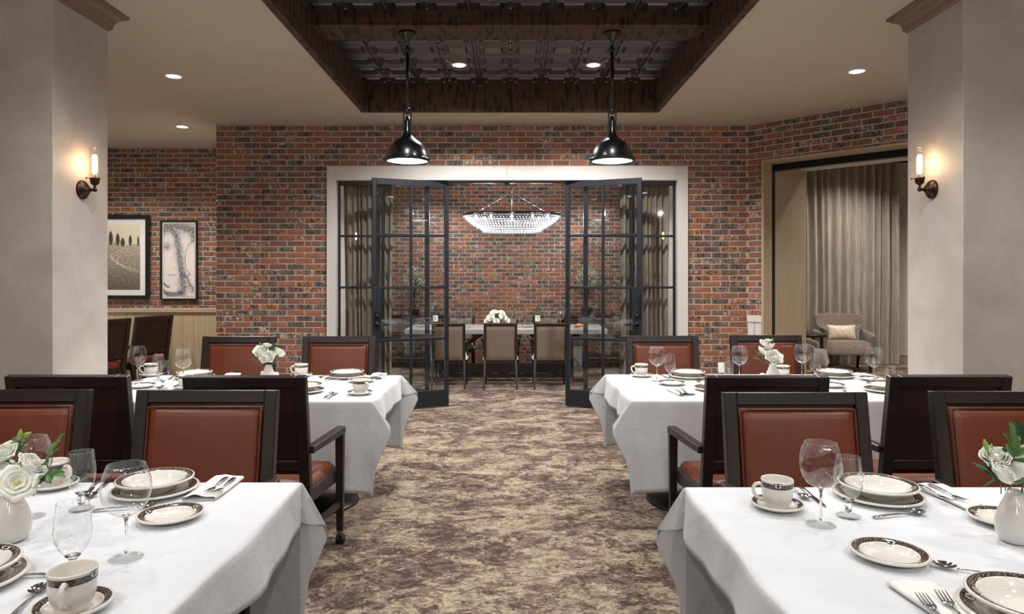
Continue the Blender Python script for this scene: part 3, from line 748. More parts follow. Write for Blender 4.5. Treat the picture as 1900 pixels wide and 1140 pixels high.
# ---- pendants
def pendant(x, y, label, group):
    zb = 2.375; t = thing('pendant_lamp', label, 'pendant light', (x, y, 0), 0, group)
    G = M['black_gloss']
    MB().lathe([(0, 3.384), (.068, 3.384), (.07, 3.372), (.066, 3.364), (.058, 3.36), (.03, 3.325), (.016, 3.318), (.012, 3.31), (0, 3.308)], 24).build('canopy', G, t)
    MB().tube([(.012 * math.cos(a), 0, 3.296 + .016 * math.sin(a)) for a in [i * PI / 4 for i in range(8)]], .0035, 6, closed=True).build('hanging_ring', G, t)
    MB().tube([(0, 0, 3.283), (0, 0, 2.765)], .0115, 12).lathe([(.0115, 3.27), (.017, 3.262), (.017, 3.24), (.0115, 3.23)], 12).lathe([(.0115, 2.80), (.018, 2.79), (.018, 2.76), (.0115, 2.75)], 12).build('stem', G, t)
    mb = MB()
    for sx in (-.027, .027): mb.box(sx - .005, sx + .005, -.016, .016, 2.585, 2.765, bev=.002)
    mb.box(-.032, .032, -.016, .016, 2.755, 2.767, bev=.002)
    mb.build('yoke', G, t)
    MB().lathe([(0, 2.73), (.014, 2.73), (.018, 2.70), (.022, 2.69), (.022, 2.62), (.03, 2.60), (.034, 2.585), (.03, 2.57), (0, 2.57)], 20).build('socket_cap', G, t)
    out = [(.03, 2.60), (.036, 2.585), (.05, 2.565), (.075, 2.545), (.105, 2.525), (.13, 2.498), (.15, 2.462), (.162, 2.425), (.166, 2.40), (.167, 2.392)]
    MB().lathe(out + [(.163, 2.392)] + [(r - .004, z - .003) for r, z in out[:-1][::-1]], 40, mi=0).build('shade', G, t)
    mb = MB(); mb.lathe([(.163, 2.402), (.178, 2.402), (.182, 2.394), (.182, 2.386), (.176, 2.378), (.158, 2.378), (.158, 2.386), (.163, 2.402)], 40); 
    for a in range(4):
        q = a * PI / 2 + .3; mb.ball((.184 * math.cos(q), .184 * math.sin(q), 2.39), .008, n=6, m=5)
    mb.build('rim_clamp', G, t)
    MB().lathe([(.158, 2.388), (.12, 2.380), (.06, 2.374), (0, 2.372)], 36).build('lens', M['pendant_lens'], t)
    l = bpy.data.lights.new('pendant_light', 'SPOT'); l.energy = 30 * EX; l.spot_size = 2.3; l.spot_blend = .4; l.shadow_soft_size = .14; l.color = (1, .98, .95)
    lo = bpy.data.objects.new('pendant_light', l); COL.objects.link(lo); lo.location = (x, y, 2.355)
pendant(-.792, 5.31, 'left black enamel dome pendant on a stem under the cross beam', 'dome pendants')
pendant(.80, 5.31, 'right black enamel dome pendant on a stem under the cross beam', 'dome pendants')

# ---- wall sconces (local x points out of the wall)
def sconce(loc, rz, label):
    t = thing('wall_sconce', label, 'wall lamp', loc, rz, 'tube sconces on the pillars'); B = M['bronze']
    MB().lathe([(.0, .052), (.016, .05), (.022, .042), (.03, .03), (.05, .02), (.058, .01), (.06, 0), (0, 0)], 28, axis='x').build('back_plate', B, t)
    mb = MB(); mb.tube([(.045, 0, 0), (.075, 0, 0)], .009, 10); mb.ball((.08, 0, 0), .014, n=12, m=8); mb.tube([(.08, 0, .0), (.08, 0, .035)], .008, 10); mb.build('arm', B, t)
    mb = MB(); mb.lathe([(0, .03), (.014, .03), (.022, .038), (.024, .045), (.024, .062), (.029, .064), (.029, .072), (0, .072)], 20, (.08, 0, 0))
    for i in range(12):
        q = i * PI / 6; mb.tube([(.08 + .024 * math.cos(q), .024 * math.sin(q), .044), (.08 + .024 * math.cos(q), .024 * math.sin(q), .064)], .002, 5)
    mb.build('socket', B, t)
    for i in range(3):
        q = i * 2 * PI / 3 + PI / 2; c, s_ = math.cos(q), math.sin(q)
        MB().tube([(.08 + .027 * c, .027 * s_, .07), (.08 + .043 * c, .043 * s_, .07)], .0022, 6).ball((.08 + .045 * c, .045 * s_, .07), .0055, n=8, m=6).build('thumb_screw', B, t)
    MB().lathe([(.026, .068), (.028, .08), (.028, .255), (.0275, .257), (.0265, .255), (.0265, .08)], 28, (.08, 0, 0)).build('glass_shade', M['shade_glass'], t)
    b = MB(); b.lathe([(0, .22), (.008, .218), (.0135, .208), (.015, .195), (.015, .12), (.012, .105), (.0085, .098)], 16, (.08, 0, 0)); b.build('bulb', M['filament'], t)
    MB().lathe([(.009, .098), (.009, .072)], 12, (.08, 0, 0)).build('bulb_base', M['brass'], t)
    return t
sconce((-2.65, 4.234, 2.02), 0, 'bronze wall lamp with a clear glass tube, on the left pillar')
sconce((2.65, 4.277, 2.028), PI, 'bronze wall lamp with a clear glass tube, on the right pillar')
# ================================================================== TABLES AND CLOTHS
TZT = 0.758
def cloth(x0, x1, y0, y1, seed, drop=.545, end=.15, label='', out_scale=1.0, flat=0):
    """one linen cloth: long overhang on the two long sides, short at the ends, a cone fold at each corner"""
    rr = random.Random(seed); mb = MB(); R = .012; zt = TZT + .002
    ph = [rr.uniform(0, 6.28) for _ in range(8)]
    def edge(s_):   # arc from horizontal top round the edge, s_ = arclength from top line
        if s_ < R * PI / 2: a = s_ / R; return R * math.sin(a), -R + R * math.cos(a)
        return R + (s_ - R * PI / 2) * .02, -R - (s_ - R * PI / 2)
    def ts(v, n, tot):  # first four rows follow the rounded table edge
        j = v * n
        return j / 4 * R * PI / 2 if j <= 4 else R * PI / 2 + (tot - R * PI / 2) * (j - 4) / (n - 4)
    ix0, ix1, iy0, iy1 = x0 + R, x1 - R, y0 + R, y1 - R
    # top with faint relief
    nx = 44; ny = 24
    def top(u, v):
        x, y = ix0 + (ix1 - ix0) * u, iy0 + (iy1 - iy0) * v
        m = min(u, 1 - u, v, 1 - v); m = min(1, m * 8)
        return (x, y, zt + m * .0009 * noise.noise(Vector((x * 3 + seed, y * 3, 0))))
    mb.grid(top, nx, ny)
    def wave(q, t, k):   # outward ripple of hanging cloth
        a = min(1, t / .5) ** 1.3
        return a * (.012 * math.sin(q * 5.2 + ph[k]) + .008 * math.sin(q * 11 + ph[k + 1]) + .004 * math.sin(q * 23 + ph[k + 2]))
    # long sides
    for sgn, yy, k in ((-1, iy0, 0), (1, iy1, 2)):
        L = ix1 - ix0
        def side(u, v, sgn=sgn, yy=yy, k=k):
            q = L * u; t = ts(v, 26, drop); d, z = edge(t)
            fade = math.sin(PI * u) ** .35 if 0 < u < 1 else 0
            hemz = .022 * math.sin(PI * u) ** .6 if 0 < u < 1 else 0      # hem rises a little away from the corners
            return (ix0 + q, yy + sgn * (d + (wave(q, t, k)) * fade), zt + z + hemz * (t / drop) ** 2)
        mb.grid(side, nx, 26, flip=sgn > 0)
    for sgn, xx, k in ((-1, ix0, 4), (1, ix1, 5)):
        L = iy1 - iy0
        def side2(u, v, sgn=sgn, xx=xx, k=k):
            q = L * u; t = ts(v, 12, end); d, z = edge(t); fade = math.sin(PI * u) ** .5 if 0 < u < 1 else 0
            bul = (.15 if flat == sgn else 1) * fade * (.03 * v + .014 * v * math.sin(q * 9 + ph[k]) + .007 * v * math.sin(q * 21 + ph[k - 1]))
            return (xx + sgn * (d + bul), iy0 + q, zt + z + .012 * v * fade * math.sin(q * 4 + ph[k - 2]))
        mb.grid(side2, ny, 12, flip=sgn < 0)
    # corners
    for cx_, sx in ((ix0, -1), (ix1, 1)):
        for cy_, sy in ((iy0, -1), (iy1, 1)):
            kk = rr.uniform(.92, 1.04) * out_scale * (.12 if flat == sx else 1); lean = rr.uniform(.30, .42)
            def corner(u, v, cx_=cx_, sx=sx, cy_=cy_, sy=sy, kk=kk, lean=lean):
                # u 0..1 around the outside of the corner rectangle (long-side edge -> end edge), v radial
                tA = drop / (drop + end)
                if u < tA: s_, t = end * u / tA, drop      # along the hem of the long side
                else: s_, t = end, drop * (1 - (u - tA) / (1 - tA))
                th = math.atan2(s_, t); rho = ts(v, 26, math.hypot(s_, t))
                f = th / (PI / 2)
                peak = .52; w_ = math.exp(-((f - peak) / (.20 if f < peak else .21)) ** 2); e0 = math.exp(-(peak / .20) ** 2)
                tilt = math.radians(46 * kk) * max(0, w_ - e0 * (1 - f)) * (1 if f < .98 else 0)
                # lower rim hangs back under gravity
                out = math.sin(tilt) * rho; dn = math.cos(tilt) * rho
                out *= (1 - .12 * min(1, rho / .4))
                dx_, dy_ = sx * (1 - lean * .35), sy * lean
                # rounding at the top, and base offset so that the edges join both sides
                bd, bz = edge(rho)
                wx_ = bd * f ** .6; wy_ = bd * (1 - f) ** .6
                fold = .012 * math.sin(f * PI) * min(1, rho / .3)
                return (cx_ + sx * wx_ + dx_ * out - sx * fold * (1 if f < .3 else 0), cy_ + sy * wy_ + dy_ * out, zt + bz * (dn / rho if rho > 1e-6 else 1))
            mb.grid(corner, 40, 26, flip=(sx * sy > 0))
    o = mb.build('tablecloth', M['linen']); tag(o, label, 'tablecloth')
    sol = o.modifiers.new('thickness', 'SOLIDIFY'); sol.thickness = .0016; sol.offset = -1
    return o
def table(x0, x1, y0, y1, label):
    cx_, cy_ = (x0 + x1) / 2, (y0 + y1) / 2
    t = thing('dining_table', label, 'table', (cx_, cy_, 0))
    hx, hy = (x1 - x0) / 2 - .006, (y1 - y0) / 2 - .006
    MB().box(-hx, hx, -hy, hy, TZT - .032, TZT, bev=.006).build('tabletop', M['darkwood_h'], t)
    for s_ in (-1, 1):
        px = s_ * (hx - .48)
        MB().lathe([(.0, .70), (.16, .70), (.16, .725), (0, .725)], 24, (px, 0, 0)).lathe([(.038, .03), (.038, .70)], 20, (px, 0, 0)).build('pedestal', M['black_metal'], t)
        MB().lathe([(0, 0), (.285, 0), (.29, .006), (.285, .014), (.12, .03), (.05, .04), (.04, .06)], 40, (px, 0, 0)).build('base_disc', M['black_metal'], t)
    return t
TB = {'NL': (-2.56, -.723, 1.31, 2.385), 'NR': (.596, 2.43, 1.25, 2.33), 'ML': (-2.60, -.794, 3.945, 5.015), 'MR': (.712, 2.60, 3.97, 5.06)}
WHERE = {'NL': 'near left', 'NR': 'near right', 'ML': 'middle left', 'MR': 'middle right'}
table(*TB['NL'], 'dining table nearest the camera on the left, hidden under its white cloth')
table(*TB['NR'], 'dining table nearest the camera on the right, hidden under its white cloth')
table(*TB['ML'], 'dining table farther back on the left, its round black foot showing under the cloth')
table(*TB['MR'], 'dining table farther back on the right, its round black foot showing under the cloth')
cloth(*TB['NL'], 1, label='white linen cloth on the nearest left table', out_scale=.66)
cloth(*TB['NR'], 2, label='white linen cloth on the nearest right table', out_scale=.72)
cloth(*TB['ML'], 3, label='white linen cloth on the farther left table, hanging behind an armchair', flat=-1)
cloth(*TB['MR'], 4, label='white linen cloth on the farther right table, hanging behind an armchair', flat=1)

# ================================================================== CHAIRS
def rounded_cushion(mb, x0, x1, y0, y1, z0, z1, crown, n=14, e=.03, mi=0, taper=0.0):
    """cushion with a crowned top; taper narrows it towards y0"""
    def fn(u, v):
        x = x0 + (x1 - x0) * u; y = y0 + (y1 - y0) * v
        x = x * (1 - taper * (1 - v))
        dx = min(u, 1 - u) * (x1 - x0); dy = min(v, 1 - v) * (y1 - y0)
        k1 = min(1, dx / e); k2 = min(1, dy / e); r = math.sqrt(max(0, 1 - (1 - k1) ** 2)) * math.sqrt(max(0, 1 - (1 - k2) ** 2))
        cr = math.sin(PI * u) ** .6 * math.sin(PI * v) ** .6 if 0 < u < 1 and 0 < v < 1 else 0
        return (x, y, z0 + (z1 - z0) * r + crown * cr)
    mb.grid(fn, n, n, mi)
    return mb
def make_armchair():
    t = thing('armchair', 'x', 'chair'); W = M['darkwood']; WH = M['darkwood_h']
    HB = 1.0; hw = .295
    # back geometry: post centre line leaning back
    def yb(z): return -.215 - (z - .44) * .155           # back plane at height z
    # rear posts (frame) run to the floor
    for s in (-1, 1):
        MB().bar((s * (hw - .026), yb(.40), .40), (s * (hw - .026), yb(HB), HB), .052, .046, .052, .042, up=(0, 1, 0), bev=.003).build('back_post', W, t)
        MB().bar((s * (hw - .035), -.305, 0), (s * (hw - .026), yb(.42), .42), .034, .036, .05, .05, up=(0, 1, 0), bev=.003).build('leg', W, t)
    MB().bar((-(hw - .052), yb(HB - .026), HB - .026), (hw - .052, yb(HB - .026), HB - .026), .041, .052, up=(0, -.155, 1), bev=.003).build('top_rail', WH, t)
    MB().bar((-(hw - .052), yb(.555), .555), (hw - .052, yb(.555), .555), .036, .05, up=(0, -.155, 1), bev=.003).build('lower_rail', WH, t)
    # rear panel, recessed
    a = hw - .052
    def quad(mb, x0_, x1_, z0_, z1_, off): mb.add([(x0_, yb(z0_) + off, z0_), (x1_, yb(z0_) + off, z0_), (x1_, yb(z1_) + off, z1_), (x0_, yb(z1_) + off, z1_)], [(0, 1, 2, 3)])
    mb = MB(); mb.bar((0, yb(.58) - .004, .58), (0, yb(HB - .05) - .004, HB - .05), 2 * a, .008, up=(0, 1, 0)); mb.build('rear_panel', M['backpanel'], t)
    # front leather cushion: proud, crowned
    zb, zt_ = .50, HB - .062; aw = a - .006
    mb = MB(); nn = 16
    def cf(u, v):
        z = zb + (zt_ - zb) * v; x = -aw + 2 * aw * u
        du = min(u, 1 - u) * 2 * aw; dv = min(v, 1 - v) * (zt_ - zb)
        r = math.sqrt(max(0, 1 - (1 - min(1, du / .022)) ** 2)) * math.sqrt(max(0, 1 - (1 - min(1, dv / .022)) ** 2))
        cr = (math.sin(PI * u) * math.sin(PI * v)) ** .5 if 0 < u < 1 and 0 < v < 1 else 0
        pk = .0022 * noise.noise(Vector((x * 16, z * 16, 2))) * (1 - cr) * r
        return (x, yb(z) + .012 + .020 * r + .012 * cr + pk, z)
    mb.grid(cf, 22, 22, 0, True, True)
    bc_ = mb.build('back_cushion', M['leather'], t)
    def loop(off, ins, r):
        pts = [(-aw + ins, zb + ins), (aw - ins, zb + ins), (aw - ins, zt_ - ins), (-aw + ins, zt_ - ins)]
        out = []
        for i in range(4):
            p, q = pts[i], pts[(i + 1) % 4]
            for k_ in range(6): f = k_ / 6; out.append((p[0] + (q[0] - p[0]) * f, yb(p[1] + (q[1] - p[1]) * f) + off, p[1] + (q[1] - p[1]) * f))
        return MB().tube(out, r, 6, closed=True)
    loop(.027, .003, .0040).build('piping', M['leather'], bc_)
    loop(.0305, .0105, .0014).build('seam', M['seam'], bc_)
    # seat: wider at the front
    fw = .325; rw = .27; y0, y1 = -.19, .205
    for s in (-1, 1):
        MB().bar((s * rw, y0 - .02, .385), (s * (fw - .012), y1, .385), .03, .07, up=(0, 0, 1), bev=.003).build('side_rail', WH, t)
    MB().box(-fw + .02, fw - .02, y1 - .03, y1, .35, .42, bev=.003).build('front_rail', WH, t)
    MB().box(-rw, rw, y0 - .035, y0 - .01, .35, .42, bev=.003).build('rear_rail', WH, t)
    mb = MB(); rounded_cushion(mb, -fw + .006, fw - .006, y0 - .02, y1 + .012, .405, .455, .028, 16, .035, taper=(fw - rw) / fw); scu = mb.build('seat_cushion', M['leather'], t)
    mb = MB(); pts = []
    for i in range(27): f = i / 26; pts.append((-(rw + (fw - rw) * f) + .002, y0 + (y1 - y0 + .006) * f))
    p2 = [(-fw + .004 + (2 * fw - .008) * i / 36, y1 + .013) for i in range(37)]
    pts = pts + p2 + [(-p[0], p[1]) for p in pts[::-1]]
    for p in pts: mb.ball((p[0] + (-.004 if p[0] < -rw + .0 else .004 if p[0] > rw else 0), p[1], .414), .0052, n=6, m=4)
    o = mb.build('nailhead_trim', M['brass'], scu); o['label'] = 'row of pale nailheads along the seat edge'
    # front legs + arms
    for s in (-1, 1):
        fx = s * .336
        lg = MB().bar((fx, .19, .075), (fx, .19, .615), .034, .034, .046, .046, up=(0, 1, 0), bev=.003).build('leg', W, t)
        MB().bar((s * (hw - .0), yb(.63) - .005, .63), (fx + s * .002, .215, .63), .045, .036, .05, .04, up=(0, 0, 1), bev=.004).build('armrest', WH, t)
        MB().bar((s * (hw - .03), -.262, .225), (fx, .185, .225), .02, .034, up=(0, 0, 1), bev=.002).build('stretcher', WH, t)
        c = MB(); c.lathe([(.011, .075), (.015, .078), (.015, .066), (.009, .060), (.009, .05)], 12, (fx, .19, 0)); cs = c.build('caster_stem', M['brass'], lg)
        c = MB()
        for w2 in (-.013, .013): c.lathe([(0, -.010), (.019, -.010), (.0245, -.006), (.0245, .006), (.019, .010), (0, .010)], 16, (fx + w2, .197, .0245), axis='x')
        c.box(fx - .016, fx + .016, .18, .21, .03, .052, bev=.004); c.build('caster', M['rubber'], lg)
    return t
arm = make_armchair(); index_kids(); place_arm = Placer(arm)
G1 = 'chestnut leather armchairs round the dining tables'
yt = .3                     # distance from chair origin to the top of the back
def chair(u, v, facing, label, dz=0.0, rz=0.0):
    Y = (H - 1.0) * F / (v - CY); X = (u - CX) * Y / F
    if facing == 'away': place_arm((X, Y + yt, 0), rz, label, G1)
    else: place_arm((X, Y - yt, 0), PI + rz, label, G1)
chair(387, 724, 'cam', 'leather armchair facing the camera at the nearest left table, beside the aisle')
chair(41, 723, 'cam', 'leather armchair facing the camera at the left edge, behind the white flowers', rz=.02)
chair(1473, 728, 'cam', 'leather armchair facing the camera at the nearest right table, behind the cup')
chair(1857, 726, 'cam', 'leather armchair facing the camera at the right edge, behind the white flowers')
chair(126, 697, 'away', 'armchair seen from behind, standing against the left pillar')
chair(455, 698, 'away', 'armchair seen from behind at the farther left table, arm and caster on the aisle')
chair(1423, 698, 'away', 'armchair seen from behind at the farther right table, arm on the aisle')
chair(1761, 697, 'away', 'armchair seen from behind, standing in front of the right pillar')
chair(445, 624.5, 'cam', 'armchair facing the camera across the farther left table, behind the flowers')
chair(630, 624.5, 'cam', 'armchair facing the camera across the farther left table, before the left door')
chair(1228, 623.5, 'cam', 'armchair facing the camera across the farther right table, before the right door')
chair(1420, 622, 'cam', 'armchair facing the camera across the farther right table, at the lounge opening')
# two chairs in the left recess, facing left
place_arm((-4.74, 8.66, 0), PI / 2 - .29, 'armchair in the left recess, turned left, beside the oak wainscot', G1)
place_arm((-4.88, 7.93, 0), PI / 2 - .29, 'armchair in the left recess, half hidden by the left pillar', G1)
t_ = table(-5.8, -5.12, 7.1, 8.98, 'table in the left recess, under a white cloth'); t_['label'] = 'dining table in the far left recess, almost hidden by chairs'
cloth(-5.8, -5.12, 7.1, 8.98, 9, .3, .15, label='white linen cloth glimpsed between the two chairs in the left recess', out_scale=.6)

# ================================================================== PRIVATE ROOM
def make_side_chair():
    t = thing('dining_chair', 'x', 'chair'); W = M['darkwood']; HB = .875; hw = .222
    def yb(z): return -.19 - (z - .40) * .12
    for s in (-1, 1):
        MB().bar((s * (hw - .016), yb(.40), .38), (s * (hw - .016), yb(HB), HB), .034, .04, .034, .03, up=(0, 1, 0), bev=.003).build('back_post', W, t)
        MB().bar((s * (hw - .004), -.29, 0), (s * (hw - .016), yb(.40), .40), .026, .03, .034, .04, up=(0, 1, 0), bev=.003).build('leg', W, t)
        MB().bar((s * (hw - .01), .21, .05), (s * (hw - .01), .21, .40), .026, .026, .036, .036, up=(0, 1, 0), bev=.003).build('leg', W, t)
        pts = [(s * (hw - .01), yb(.66) + .01, .665), (s * (hw + .03), -.12, .655), (s * (hw + .035), .0, .64), (s * (hw + .03), .1, .615), (s * (hw + .02), .15, .57), (s * (hw + .01), .14, .50), (s * (hw + .005), .12, .40)]
        MB().tube(pts, [.014, .017, .018, .018, .017, .015, .014], 8).build('armrest', W, t)
        c = MB().lathe([(0, -.012), (.022, -.012), (.024, 0), (.022, .012), (0, .012)], 14, (s * (hw - .01), .215, .024), axis='x'); c.build('caster', M['rubber'], t)
    mb = MB(); mb.grid(lambda u, v: ((-hw + .03) + (2 * hw - .06) * u, yb(HB - .02) - .013 * 1 + .012 * math.sin(PI * u) + (0 if v < .5 else .03), HB - .034 + .034 * (v if v < .5 else 1 - v) * 2 + .006 * math.sin(PI * u)), 10, 2)
    MB().bar((-hw + .03, yb(HB - .017), HB - .017), (hw - .03, yb(HB - .017), HB - .017), .034, .034, up=(0, -.12, 1), bev=.003).build('top_rail', M['darkwood_h'], t)
    aw = hw - .034
    for nm, sg, mt in (('rear_upholstery', -1, 'taupe_fabric'), ('back_cushion', 1, 'taupe_fabric')):
        mb = MB(); z0, z1 = .375, HB - .036
        def f(u, v, sg=sg):
            z = z0 + (z1 - z0) * v; x = -aw + 2 * aw * u; du = min(u, 1 - u) * 2 * aw; dv = min(v, 1 - v) * (z1 - z0)
            r = math.sqrt(max(0, 1 - (1 - min(1, du / .02)) ** 2)) * math.sqrt(max(0, 1 - (1 - min(1, dv / .02)) ** 2))
            return (x, yb(z) + sg * (.002 + .018 * r), z)
        mb.grid(f, 14, 14, 0, True, sg > 0); mb.build(nm, M[mt], t)
    MB().box(-hw + .02, hw - .02, -.17, .215, .33, .385, bev=.004).build('seat_frame', W, t)
    mb = MB(); rounded_cushion(mb, -hw - .018, hw + .018, -.175, .235, .385, .45, .02, 12, .04); mb.build('seat_cushion', M['cream_fabric'], t)
    return t
sc_ = make_side_chair(); index_kids(); place_side = Placer(sc_)
G2 = 'taupe upholstered chairs at the private dining table'
def pc(u, Yt, rz, label): place_side(((u - CX) * Yt / F, Yt + (.265 if rz == 0 else -.265), 0), rz, label, G2)
pc(832, 9.04, 0, 'taupe chair seen from behind at the private table, cut by the left door edge')
pc(928.5, 9.04, 0, 'taupe chair seen from behind in the middle of the open doorway')
pc(1022, 9.04, 0, 'taupe chair seen from behind at the private table, by the right door edge')
pc(855, 11.0, PI, 'chair on the far side of the private table, behind the left wine glasses')
pc(936, 11.0, PI, 'chair on the far side of the private table, behind the magnolias')
pc(1014, 11.0, PI, 'chair on the far side of the private table, behind the white wine bottle')
tt = thing('trestle_table', 'long grey-topped trestle table in the private dining room', 'table', (-.045, 10.05, 0))
MB().box(-1.42, 1.42, -.53, .53, .69, .76, bev=.006).build('tabletop', M['greywood'], tt)
for s in (-1, 1):
    MB().box(s * 1.02 - .07, s * 1.02 + .07, -.33, .33, .64, .69, bev=.004).build('cross_beam', M['darkwood'], tt)
    for s2 in (-1, 1): MB().bar((s * 1.02, s2 * .3, .07), (s * 1.02, s2 * .26, .66), .12, .09, up=(0, 1, 0), bev=.005).build('leg', M['greywood'], tt)
    MB().bar((s * 1.0, 0, .2), (s * .36, 0, .66), .06, .07, up=(0, 1, 0), bev=.004).build('brace', M['darkwood'], tt)
    MB().box(s * 1.02 - .08, s * 1.02 + .08, -.40, .40, .0, .075, bev=.004).build('foot', M['darkwood'], tt)
MB().box(-.96, .96, -.05, .05, .09, .22, bev=.004).build('stretcher', M['darkwood'], tt)
def console(x0, x1, label):
    t = thing('console_table', label, 'console table', ((x0 + x1) / 2, YP - .24, 0)); hw = (x1 - x0) / 2
    MB().box(-hw, hw, -.17, .17, .83, .865, bev=.003).build('top', M['black_metal'], t)
    MB().box(-hw + .03, hw - .03, -.15, .15, .2, .222, bev=.002).build('shelf', M['black_metal'], t)
    for a in (-1, 1):
        for b in (-1, 1): MB().box(a * (hw - .02) - .014, a * (hw - .02) + .014, b * .15 - .014, b * .15 + .014, 0, .83).build('leg', M['black_metal'], t)
    return t
console(-2.05, -.98, 'black metal console table against the brick, seen through the left door')
console(.86, 2.0, 'black metal console table against the brick, seen through the right door')
def olive_tree(x, y, z, label, seed):
    rr = random.Random(seed); t = thing('olive_plant', label, 'plant', (x, y, z))
    MB().lathe([(0, 0), (.07, 0), (.085, .02), (.095, .09), (.10, .13), (.093, .13), (.088, .11), (0, .11)], 20).build('pot', M['bronze'], t)
    mb = MB(); mb.tube([(0, 0, .1), (.005, 0, .2), (-.008, .004, .3), (0, 0, .42)], [.010, .008, .007, .005], 6)
    tips = []
    for i in range(16):
        a = rr.uniform(0, 6.28); r = rr.uniform(.06, .17); zz = rr.uniform(.38, .78)
        e = (r * math.cos(a), r * math.sin(a), zz); mb.tube([(0, 0, rr.uniform(.28, .42)), (e[0] * .5, e[1] * .5, (zz + .36) / 2), e], [.004, .003, .0015], 4); tips.append(e)
    mb.build('stems', M['bronze'], t)
    mb = MB()
    for i in range(620):
        a = rr.uniform(0, 6.28); q = rr.uniform(-1, 1); r = .19 * rr.uniform(.35, 1) ** .5
        p = Vector((r * math.sqrt(1 - q * q) * math.cos(a), r * math.sqrt(1 - q * q) * math.sin(a), .60 + .21 * q * r / .19))
        d = Vector((rr.uniform(-1, 1), rr.uniform(-1, 1), rr.uniform(-.4, 1))).normalized(); n = d.cross(Vector((rr.uniform(-1, 1), rr.uniform(-1, 1), rr.uniform(-1, 1)))).normalized()
        L = rr.uniform(.03, .048); w_ = .0075
        mb.add([p, p + d * L * .5 + n * w_, p + d * L, p + d * L * .5 - n * w_], [(0, 1, 2, 3)])
    mb.build('foliage', M['olive'], t, kind='stuff')
olive_tree((768 - CX) * 11.25 / F, 11.25, .865, 'small potted olive plant on the left console, seen through the left door', 1)
olive_tree((1090 - CX) * 11.25 / F, 11.25, .865, 'small potted olive plant on the right console, seen through the right door', 2)

# chandelier
def chandelier():
    c0 = ((949.5 - CX) * 10.05 / F, 10.05); t = thing('chandelier', 'oval crystal chandelier hanging over the private dining table', 'chandelier', (c0[0], c0[1], 0))
    A, B = .715, .36; zr = 2.42
    MB().tube([(A * math.cos(i * PI / 32), B * math.sin(i * PI / 32), zr) for i in range(64)], .011, 6, closed=True).tube([(A * math.cos(i * PI / 32), B * math.sin(i * PI / 32), zr - .02) for i in range(64)], .008, 6, closed=True).build('rim_band', M['black_metal'], t)
    mb = MB()
    for x in (-.55, .55): mb.tube([(x, 0, zr), (x * .06, 0, 2.72)], .0045, 6)
    mb.tube([(0, 0, zr), (0, 0, 3.2)], .005, 6); mb.ball((0, 0, 2.745), .018, n=10, m=8)
    for x in (-.55, 0, .55): mb.tube([(x, -B * math.sqrt(1 - (x / A) ** 2), zr), (x, B * math.sqrt(1 - (x / A) ** 2), zr)], .005, 6)
    mb.build('hanging_frame', M['chrome'], t)
    MB().lathe([(0, 3.2), (.06, 3.2), (.06, 3.185), (.02, 3.17), (0, 3.17)], 20).build('ceiling_canopy', M['chrome'], t)
    mb = MB(); s = .0125
    def drop(x, y, z, s, h):
        vs = [(x, y, z + h), (x + s, y, z), (x, y + s, z), (x - s, y, z), (x, y - s, z), (x, y, z - h * 1.25)]
        mb.add(vs, [(0, 1, 2), (0, 2, 3), (0, 3, 4), (0, 4, 1), (5, 2, 1), (5, 3, 2), (5, 4, 3), (5, 1, 4)])
    for k_ in range(8):
        z = zr - .035 - k_ * .0325; f = 1 - .034 * k_ - .0045 * k_ * k_
        a, b = A * f, B * f; n = int(96 * f)
        for i in range(n):
            q = 2 * PI * (i + .5 * (k_ % 2)) / n; drop(a * math.cos(q), b * math.sin(q), z, .0150, .0145)
    for k_ in range(3):
        f = .60 - .2 * k_; n = int(110 * f)
        for i in range(n): q = 2 * PI * i / n; drop(A * f * math.cos(q), B * f * math.sin(q), zr - .035 - 8 * .0285, .0105, .0125)
    mb.build('crystal_drops', M['crystal'], t, kind='stuff')
    for x, y in ((-.52, -.12), (-.3, -.2), (0, -.26), (.3, -.2), (.52, -.12), (-.4, .12), (0, .2), (.4, .12)):
        MB().ball((x, y, zr - .055), .016, .016, .022, 8, 6).build('bulb', M['crystal_bulb'], t)
        if y < .13: 
            l = bpy.data.lights.new('bulb_light', 'POINT'); l.energy = 6.5 * EX; l.shadow_soft_size = .03; l.color = (.92, .96, 1)
            lo = bpy.data.objects.new('bulb_light', l); COL.objects.link(lo); lo.location = (c0[0] + x, c0[1] + y, zr - .085)
chandelier()

# ================================================================== CURTAINS
def curtain(name, x0, x1, y, z0, z1, folds, amp, mat, label, seed, rz=0, origin=None):
    rr = random.Random(seed); mb = MB(); ph = [rr.uniform(0, 6.28) for _ in range(6)]
    ws = [rr.uniform(.6, 1.4) for _ in range(folds)]; tot = sum(ws); edges = [0]
    for w_ in ws: edges.append(edges[-1] + w_ / tot)
    am = [rr.uniform(.6, 1.25) for _ in range(folds)]
    def f(u, v):
        i = max(j for j in range(folds) if edges[j] <= min(u, .9999)); q = (u - edges[i]) / (edges[i + 1] - edges[i])
        d = math.sin(q * 2 * PI) * am[i]; d = math.copysign(abs(d) ** .75, d)
        sway = .012 * math.sin(v * 3 + ph[0] + u * 4) + .006 * math.sin(v * 7 + ph[1] + u * 9)
        wob = .3 * amp * noise.noise(Vector((u * 14, v * 2.2, seed)))
        return (x0 + (x1 - x0) * u + sway * .8, y + amp * d * (.75 + .25 * (1 - v)) + wob * (1 - v * .4), z0 + (z1 - z0) * v + .004 * math.sin(u * 40) * (1 - v))
    mb.grid(f, folds * 14, 16)
    o = mb.build(name, mat); tag(o, label, 'curtain'); return o
curtain('curtain', -1.93, -1.37, YG + .14, .01, 3.1, 9, .035, M['curtain'], 'grey taupe curtain bunched behind the left sidelight', 1)
